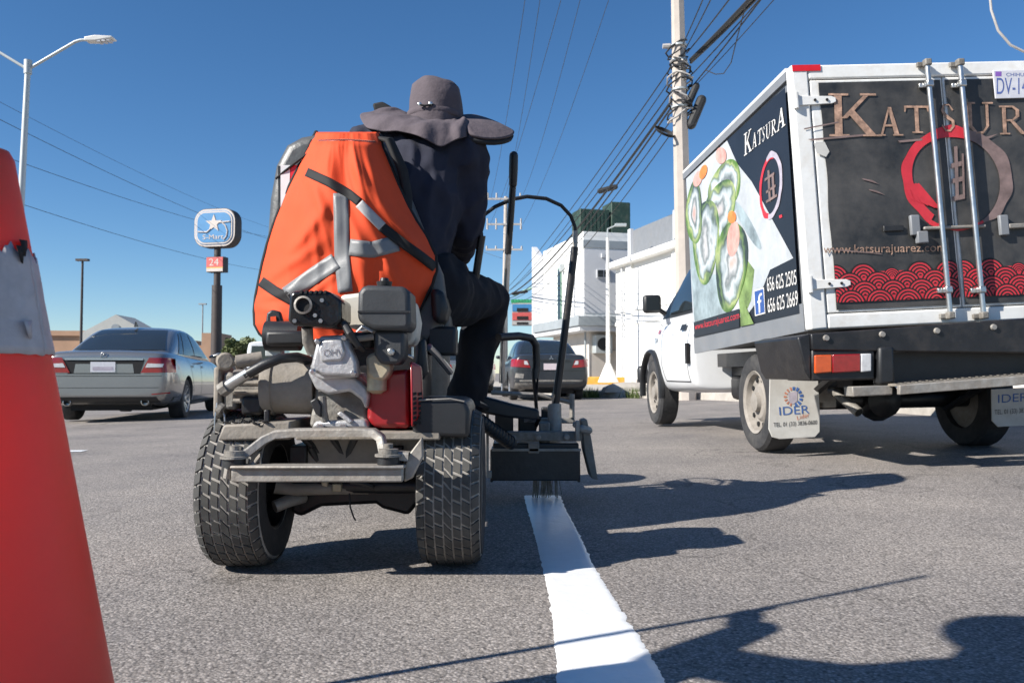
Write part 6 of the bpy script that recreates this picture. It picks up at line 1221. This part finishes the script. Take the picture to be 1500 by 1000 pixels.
def vest_pt(s_, q, off=0.0):
    v = 194 + (500 - 194)*q; l, r = bound(LB, v), bound(RB, v); u = l + (r - l)*(s_ + 1)/2
    e = abs(s_)
    Y = 2.79 - 0.15*(1 - e**2.6)*math.sin(min(1, q*1.5 + 0.12)*math.pi*0.62) + 0.05*e**4
    if q < 0.06: Y += 0.06*(1 - q/0.06)
    f = 0.012*math.sin(s_*9 + q*6)*q + 0.011*noise.noise(Vector((s_*3.2 + 2, q*3.0, 0.5))) + 0.014*abs(noise.noise(Vector((s_*4.5 - q*3.2, q*1.6 + s_*1.2, 3))))
    f += 0.010*math.sin((u + 0.55*v)*0.085)*max(0, q - 0.3) + 0.008*math.sin((u*0.9 - 0.6*v)*0.11)*max(0, 0.75 - q)
    for (cu, cv, ang, wl, amp, ln) in VF:
        du, dv = u - cu, v - cv; a1 = du*math.cos(ang) + dv*math.sin(ang); a2 = -du*math.sin(ang) + dv*math.cos(ang)
        f -= amp*math.exp(-(a2/wl)**2)*math.exp(-(a1/ln)**2)
    return at(u, v, Y + f - off)
def vest_uv(u, v):
    q = (v - 194)/306.0; l, r = bound(LB, v), bound(RB, v); return 2*(u - l)/(r - l) - 1, q
vest = thing('safety_vest', 'orange safety vest with grey reflective bands hung over the seat back', 'vest', (-0.53, 2.75, 0.6)); VO = Matrix.Translation((0.53, -2.75, -0.6))
NS, NQ = 90, 110
MB().grid([[vest_pt(-1 + 2*j/NS, i/NQ) for j in range(NS + 1)] for i in range(NQ + 1)], NQ + 1, NS + 1).tf(VO).build('vest_cloth', 'orange', vest, smooth=80, solid=0.003)
def vstrip(path, w_, m, name, off=0.005, n=22, lift=0.0):
    rows = []
    for i in range(n + 1):
        t_ = i/n*(len(path) - 1); k = min(int(t_), len(path) - 2); f = t_ - k
        u = path[k][0]*(1-f) + path[k+1][0]*f; v = path[k][1]*(1-f) + path[k+1][1]*f
        dx, dy = path[k+1][0] - path[k][0], path[k+1][1] - path[k][1]; L_ = math.hypot(dx, dy); nx, ny = -dy/L_, dx/L_
        row = []
        for g in (-1, -0.5, 0, 0.5, 1):
            uu, vv = u + nx*g*w_/2, v + ny*g*w_/2; s_, q = vest_uv(uu, vv); row.append(vest_pt(max(-1.02, min(1.02, s_)), max(0, min(1, q)), off + lift*math.sin(math.pi*i/n)))
        rows.append(row)
    return MB().grid(rows, n + 1, 5).tf(VO).build(name, m, vest, smooth=80, solid=0.0015)
vstrip([(499, 283), (500, 330), (501, 380), (506, 428)], 22, 'tape', 'reflective_band'); vstrip([(512, 362), (545, 366), (583, 356)], 24, 'tape', 'reflective_band', 0.0062); vstrip([(492, 382), (462, 402), (420, 432)], 24, 'tape', 'reflective_band', 0.0062)
vstrip([(449, 252), (480, 266), (510, 283), (526, 296)], 13, 'trim', 'black_strap', 0.006); vstrip([(526, 298), (545, 317), (560, 332)], 14, 'whitetag', 'white_label', 0.011); vstrip([(558, 331), (590, 356), (620, 378), (638, 392)], 14, 'trim', 'black_strap', 0.006, lift=0.01); vstrip([(382, 412), (402, 426), (428, 440)], 15, 'trim', 'black_strap', 0.006)
vstrip([(466, 206), (510, 205), (550, 208)], 2.5, 'cone', 'stitching', 0.004)
for tab, sg_ in ((LB, -1), (RB, 1)):
    pts = [vest_pt(sg_*0.995, (v - 194)/306.0, 0.003) for u, v in tab if v <= 500]
    MB().tube(pts, 0.0075, 8, flat=0.7).tf(VO).build('edge_binding', 'trim', vest, smooth=60)
pts = [vest_pt(-1 + 2*j/20, 1.0, 0.002) for j in range(21)]; MB().tube(pts, 0.007, 8).tf(VO).build('hem_binding', 'trim', vest, smooth=60)
MB().tube([vest_pt(0.98, 0.03, 0.0), at(570, 205, 2.82), at(590, 250, 2.85), at(598, 290, 2.86), vest_pt(1.0, 0.36, 0.0)], [0.014, 0.02, 0.022, 0.018, 0.012], 10, flat=0.6).tf(VO).build('armhole_binding', 'trim', vest, smooth=60)

# ================================================================== PEOPLE
def blob(mbs, name, m, parent, voxel=0.012, smooth_it=6, disp=0.0, dsize=0.12):
    o = mbs.build(name, m, parent, smooth=0)
    k = o.modifiers.new('r', 'REMESH'); k.mode = 'VOXEL'; k.voxel_size = voxel
    k = o.modifiers.new('s', 'SMOOTH'); k.iterations = smooth_it; k.factor = 0.6
    baked(o)
    if disp:
        me = o.data; me.calc_loop_triangles() if False else None
        nr = [v.normal.copy() for v in me.vertices]
        for v, n_ in zip(me.vertices, nr):
            p = v.co; f = 1 - 2*abs(noise.noise(Vector((p.x/dsize, p.y/dsize, p.z/dsize*0.65)))); g = noise.noise(Vector((p.x/dsize*2.6 + 3, p.y/dsize*2.6, p.z/dsize*1.6)))
            v.co = p + n_*(disp*(f - 0.4) + disp*0.45*g)
    o.data.polygons.foreach_set('use_smooth', [True]*len(o.data.polygons)); return o
def hand(mb, wrist, d, palm_n, curl=0.9, size=1.0, thumb_side=1):
    d = Vector(d).normalized(); n_ = Vector(palm_n); n_ = (n_ - d*n_.dot(d)).normalized(); sd_ = d.cross(n_)*thumb_side; w0 = Vector(wrist)
    mb.tube([w0, w0 + d*0.05*size, w0 + d*0.09*size], [0.030*size, 0.040*size, 0.038*size], 10, flat=0.5, up=n_, rnd=True)
    for i, ln in enumerate((0.085, 0.095, 0.09, 0.072)):
        b = w0 + d*0.088*size + sd_*(0.030 - 0.02*i)*size; dd = d; pts = [b]
        for k, fr in enumerate((0.42, 0.32, 0.26)):
            dd = (dd*math.cos(curl*(0.55 if k == 0 else 0.8)) + n_*math.sin(curl*(0.55 if k == 0 else 0.8))).normalized(); e = (dd - n_*0).normalized(); pts.append(pts[-1] + e*ln*fr*size)
        mb.tube(pts, [0.0095*size, 0.009*size, 0.0085*size, 0.0075*size], 8, rnd=True)
    b = w0 + d*0.03*size + sd_*0.03*size; mb.tube([b, b + (d*0.5 + sd_*0.6 + n_*0.5).normalized()*0.045*size, b + (d*0.8 + sd_*0.4 + n_*0.9).normalized()*0.075*size], [0.012*size, 0.0105*size, 0.009*size], 8, rnd=True)
rid = thing('person', 'seated machine operator in navy work clothes and plum grey sun hat leaning right', 'person', (-0.42, 3.1, 0.8)); RO = Matrix.Translation((0.42, -3.1, -0.8))
pel = Vector((-0.42, 3.08, 0.88)); chest = Vector((-0.365, 3.10, 1.24)); neck = Vector((-0.325, 3.14, 1.47)); headc = at(640, 158, 3.2)
shR = at(684, 226, 3.10); shL = at(538, 215, 3.14); elR = at(685, 335, 3.20); elL = shL + Vector((-0.06, 0.14, -0.28)); haR = Vector((-0.24, 3.52, 1.06)); haL = Vector((-0.54, 3.54, 1.04))
hipR = Vector((-0.30, 3.10, 0.865)); hipL = Vector((-0.53, 3.12, 0.865)); knR = at(716, 440, 3.42); knL = Vector((-0.66, 3.5, 0.87)); anR = at(680, 612, 3.42); anL = Vector((-0.62, 3.52, 0.47))
anR.z = max(anR.z, 0.44)
b = MB()
b.tube([pel, chest, neck + Vector((0, 0, -0.05))], [0.11, 0.115, 0.06], 14, rnd=True).tube([neck + Vector((0, 0, -0.08)), headc + Vector((0, 0, -0.04))], [0.06, 0.06], 12, rnd=True)
b.tube([headc + Vector((0.0, 0.0, -0.07)), headc, headc + Vector((0, 0, 0.01))], [0.065, 0.08, 0.07], 16, rnd=True)
fd = Vector((0.92, 0.38, -0.12)).normalized(); b.tube([headc + fd*0.07 + Vector((0, 0, -0.01)), headc + fd*0.105 + Vector((0, 0, -0.035))], [0.014, 0.016], 8, rnd=True)
for s_ in (-1, 1): e = fd.cross(Vector((0, 0, 1))); b.tube([headc + e*s_*0.08 + Vector((0, 0, -0.04)), headc + e*s_*0.09 + Vector((0, 0, 0.0))], [0.012, 0.016], 8, rnd=True)
for sh, el, ha in ((shR, elR, haR), (shL, elL, haL)): b.tube([chest + Vector((0, 0, 0.12)), sh, el, ha], [0.07, 0.05, 0.042, 0.03], 12, rnd=True)
for hp, kn, an in ((hipR, knR, anR), (hipL, knL, anL)): b.tube([pel, hp, kn, an], [0.1, 0.085, 0.058, 0.04], 12, rnd=True)
hand(b, haR, (0.05, 1, -0.1), (-0.4, -0.1, -1), 1.0, 1.0, -1); hand(b, haL, (0.1, 1, -0.1), (0.4, -0.1, -1), 1.0, 1.0, 1)
blob(b.tf(RO), 'body', 'skin', rid, 0.008, 3)
j = MB()
j.tube([pel + Vector((0, 0, -0.02)), pel + Vector((0.01, 0, 0.14)), chest, chest + Vector((0.01, 0.01, 0.13)), neck + Vector((0, 0, -0.01))], [0.165, 0.17, 0.185, 0.165, 0.085], 18, rnd=True, flat=0.82, up=(0, 1, 0))
j.tube([shL + Vector((0.02, 0, 0.0)), chest + Vector((-0.02, 0.02, 0.145)), shR + Vector((-0.02, 0, 0.0))], [0.082, 0.095, 0.082], 14, rnd=True)
for sh, el, ha in ((shR, elR, haR), (shL, elL, haL)):
    j.tube([sh, sh.lerp(el, 0.5), el, el.lerp(ha, 0.5), ha + (el - ha).normalized()*0.02], [0.082, 0.077, 0.070, 0.062, 0.050], 14, rnd=True)
j.tube([neck + Vector((0, 0.02, -0.06)), neck + Vector((0.005, 0.02, 0.0))], [0.07, 0.062], 14)
blob(j.tf(RO), 'jacket', 'navy', rid, 0.009, 4, 0.015, 0.085)
tr_ = MB()
tr_.tube([pel + Vector((-0.12, 0, 0)), pel + Vector((0.12, 0, 0))], [0.155, 0.155], 16, rnd=True)
for hp, kn, an in ((hipR, knR, anR), (hipL, knL, anL)): tr_.tube([hp, hp.lerp(kn, 0.5), kn, kn.lerp(an, 0.35), kn.lerp(an, 0.75), an], [0.125, 0.112, 0.09, 0.084, 0.075, 0.08], 16, rnd=True)
blob(tr_.tf(RO), 'trousers', 'trousers', rid, 0.010, 4, 0.012, 0.09)
for an in (anR, anL):
    s_ = MB(); s_.tube([an + Vector((0, -0.03, -0.045)), an + Vector((0, 0.08, -0.055)), an + Vector((0, 0.19, -0.062))], [0.045, 0.045, 0.036], 12, rnd=True, flat=0.75, up=(0, 0, 1)); blob(s_.tf(RO), 'shoe', 'shoe', rid, 0.008, 3)
# hat: crown, band, brim to the right, neck cape
ht = Vector((0.03, 0.0, 1)).normalized(); hb = at(637, 172, 3.2)
HS = 0.985
crown = MB().lathe([(0.106, -0.03), (0.106, 0.03), (0.1045, 0.07), (0.100, 0.105), (0.093, 0.128), (0.080, 0.144), (0.056, 0.155), (0.03, 0.159), (0.003, 0.160)], hb - ht*0.012, ht, 40)
for k, p in enumerate(crown.v):
    crown.v[k] = p + (p - hb).normalized()*0.010*noise.noise(p*15) + Vector((0.006*noise.noise(p*7 + Vector((3, 0, 0))), 0, 0.016*noise.noise(p*8)))
crown.tf(RO).build('hat_crown', 'hat', rid, smooth=70)
MB().lathe([(0.1055, 0.002), (0.1085, 0.006), (0.1085, 0.022), (0.1055, 0.026)], hb - ht*0.012, ht, 40, True).tf(RO).build('hat_band', 'hat', rid, smooth=50)
for u, v in ((615, 153), (631, 152)): MB().lathe([(0.006, 0), (0.008, 0.003), (0.004, 0.005)], at(u, v, 3.09), (0, -1, 0), 12).tf(RO).build('hat_eyelet', 'chrome', rid)
MB().tube([at(612, 153, 3.09), at(622, 155, 3.085), at(634, 153, 3.09)], 0.004, 6).tf(RO).build('hat_toggle', 'trim', rid)
rows = []
inner = [(668, 178, 3.12), (674, 174, 3.16), (677, 172, 3.2), (676, 171, 3.25), (670, 171, 3.29)]
outer = [(688, 200, 3.02), (728, 206, 3.06), (756, 198, 3.14), (752, 190, 3.26), (722, 180, 3.38)]
for a_, b_ in zip(inner, outer):
    p, q = at(*a_), at(*b_); rows.append([p.lerp(q, t_) + Vector((0, 0, 0.018*math.sin(t_*math.pi))) for t_ in [k/8 for k in range(9)]])
MB().grid(rows, 5, 9).tf(RO).build('hat_brim', 'hat', rid, smooth=80, sub=2, solid=0.008)
MB().grid([[p + Vector((-0.004, 0.0, -0.018)) for p in r_] for r_ in rows], 5, 9).tf(RO).build('brim_lining', 'hatdark', rid, smooth=80, sub=2, solid=0.014)
topc = [(600, 166, 3.30), (597, 168, 3.24), (601, 170, 3.15), (615, 173, 3.10), (635, 176, 3.085), (655, 176, 3.10), (668, 176, 3.13), (676, 173, 3.19)]
botc = [(540, 166, 3.26), (528, 176, 3.18), (543, 189, 3.07), (580, 196, 3.00), (622, 205, 2.985), (655, 214, 2.99), (680, 206, 3.03), (690, 188, 3.10)]
def dense(tab, m=4):
    o = []
    for i in range(len(tab) - 1):
        p0, p1, p2, p3 = tab[max(i-1, 0)], tab[i], tab[i+1], tab[min(i+2, len(tab)-1)]
        for k in range(m):
            t = k/m; o.append(tuple(0.5*(2*b1 + (c1 - a1)*t + (2*a1 - 5*b1 + 4*c1 - d1)*t*t + (3*b1 - a1 - 3*c1 + d1)*t**3) for a1, b1, c1, d1 in zip(p0, p1, p2, p3)))
    return o + [tab[-1]]
topc, botc = dense(topc), dense(botc)
rows = []
for i, (a_, b_) in enumerate(zip(topc, botc)):
    p, q = at(*a_), at(*b_); g_ = math.sin(i*0.85 + 0.6) + 0.6*math.sin(i*1.7); rows.append([p.lerp(q, t_) + Vector((0, -0.012*g_*t_**0.8 - 0.02*t_ - 0.035*math.sin(t_*math.pi), 0.004*math.sin(t_*math.pi) + 0.011*math.sin(i*0.7 + t_*5)*t_ + 0.008*noise.noise(Vector((i*0.5, t_*5, 2))))) for t_ in [k/9 for k in range(10)]])
MB().grid(rows, len(rows), 10).tf(RO).build('neck_cape', 'hat', rid, smooth=80, sub=2, solid=0.006)
MB().ip([(545, 151), (560, 148), (574, 156), (577, 168), (566, 172), (548, 162)], 3.24, 0.05).tf(RO).build('cape_strap', 'trim', rid, bevel=0.008)

# a second worker stands outside the picture on the left and holds a measuring staff; only the shadow shows
wk = thing('person', 'standing road worker in dark work clothes holding an upright staff', 'person', (-1.12, 0.58, 0)); o_ = Vector((0, 0, 0))
b = MB(); hd = Vector((0, 0.02, 1.62)); hnd = Vector((-0.03, 0.455, 1.25)); hn2 = Vector((0.26, 0.15, 0.95))
b.tube([(0, 0, 0.95), (0, 0, 1.25), (0, 0, 1.45)], [0.13, 0.15, 0.07], 14, rnd=True).tube([(0, 0, 1.42), hd], [0.055, 0.055], 12, rnd=True).tube([hd + Vector((0, 0, -0.05)), hd + Vector((0, 0, 0.06))], [0.075, 0.08], 14, rnd=True).tube([hd + Vector((0, 0.07, 0)), hd + Vector((0, 0.1, -0.03))], [0.013, 0.015], 8, rnd=True)
b.tube([(-0.17, 0, 1.40), (-0.20, 0.26, 1.24), hnd], [0.05, 0.045, 0.03], 12, rnd=True).tube([(0.17, 0, 1.40), (0.27, 0, 1.13), hn2], [0.05, 0.045, 0.03], 12, rnd=True)
for s_ in (-1, 1): b.tube([(s_*0.09, 0, 0.92), (s_*0.1, 0.02, 0.5), (s_*0.11, 0, 0.1)], [0.09, 0.06, 0.045], 12, rnd=True)
hand(b, hnd, (0.2, 1, 0), (1, 0, 0), 1.1, 1.0, 1); hand(b, hn2, (0, 0.3, -1), (-1, 0, 0), 0.5, 1.0, -1)
blob(b, 'body', 'skin', wk, 0.010, 3)
j = MB(); j.tube([(0, 0, 0.88), (0, 0, 1.1), (0, 0, 1.35), (0, 0, 1.47)], [0.17, 0.17, 0.18, 0.085], 16, rnd=True, flat=0.75, up=(0, 1, 0)).tube([(-0.17, 0, 1.40), (0, 0, 1.43), (0.17, 0, 1.40)], [0.075, 0.09, 0.075], 12, rnd=True)
j.tube([(-0.17, 0, 1.40), (-0.20, 0.26, 1.24), hnd + Vector((0, -0.03, 0))], [0.075, 0.068, 0.05], 12, rnd=True).tube([(0.17, 0, 1.40), (0.27, 0, 1.13), hn2 + Vector((0, 0, 0.03))], [0.075, 0.068, 0.05], 12, rnd=True)
blob(j, 'jacket', 'navy', wk, 0.014, 5, 0.008)
j = MB()
for s_ in (-1, 1): j.tube([(s_*0.08, 0, 0.9), (s_*0.1, 0.02, 0.5), (s_*0.11, 0, 0.09)], [0.125, 0.09, 0.075], 14, rnd=True)
blob(j, 'trousers', 'trousers', wk, 0.014, 5, 0.008)
for s_ in (-1, 1): j = MB().tube([(s_*0.11, -0.04, 0.045), (s_*0.12, 0.08, 0.042), (s_*0.13, 0.18, 0.036)], [0.045, 0.043, 0.034], 12, rnd=True); blob(j, 'shoe', 'shoe', wk, 0.010, 3)
MB().lathe([(0.2, 0.0), (0.19, 0.012), (0.105, 0.02), (0.1, 0.09), (0.06, 0.12), (0.01, 0.125)], hd + Vector((0, 0, 0.045)), (0, 0, 1), 28).build('hat', 'hat', wk)
stf = MB().tube([(-1.115, 1.145, 0), (-1.13, 1.14, 1.70)], [0.011, 0.009], 10).build('staff', 'worn'); tag(stf, 'thin upright measuring staff held by the standing road worker', 'staff')
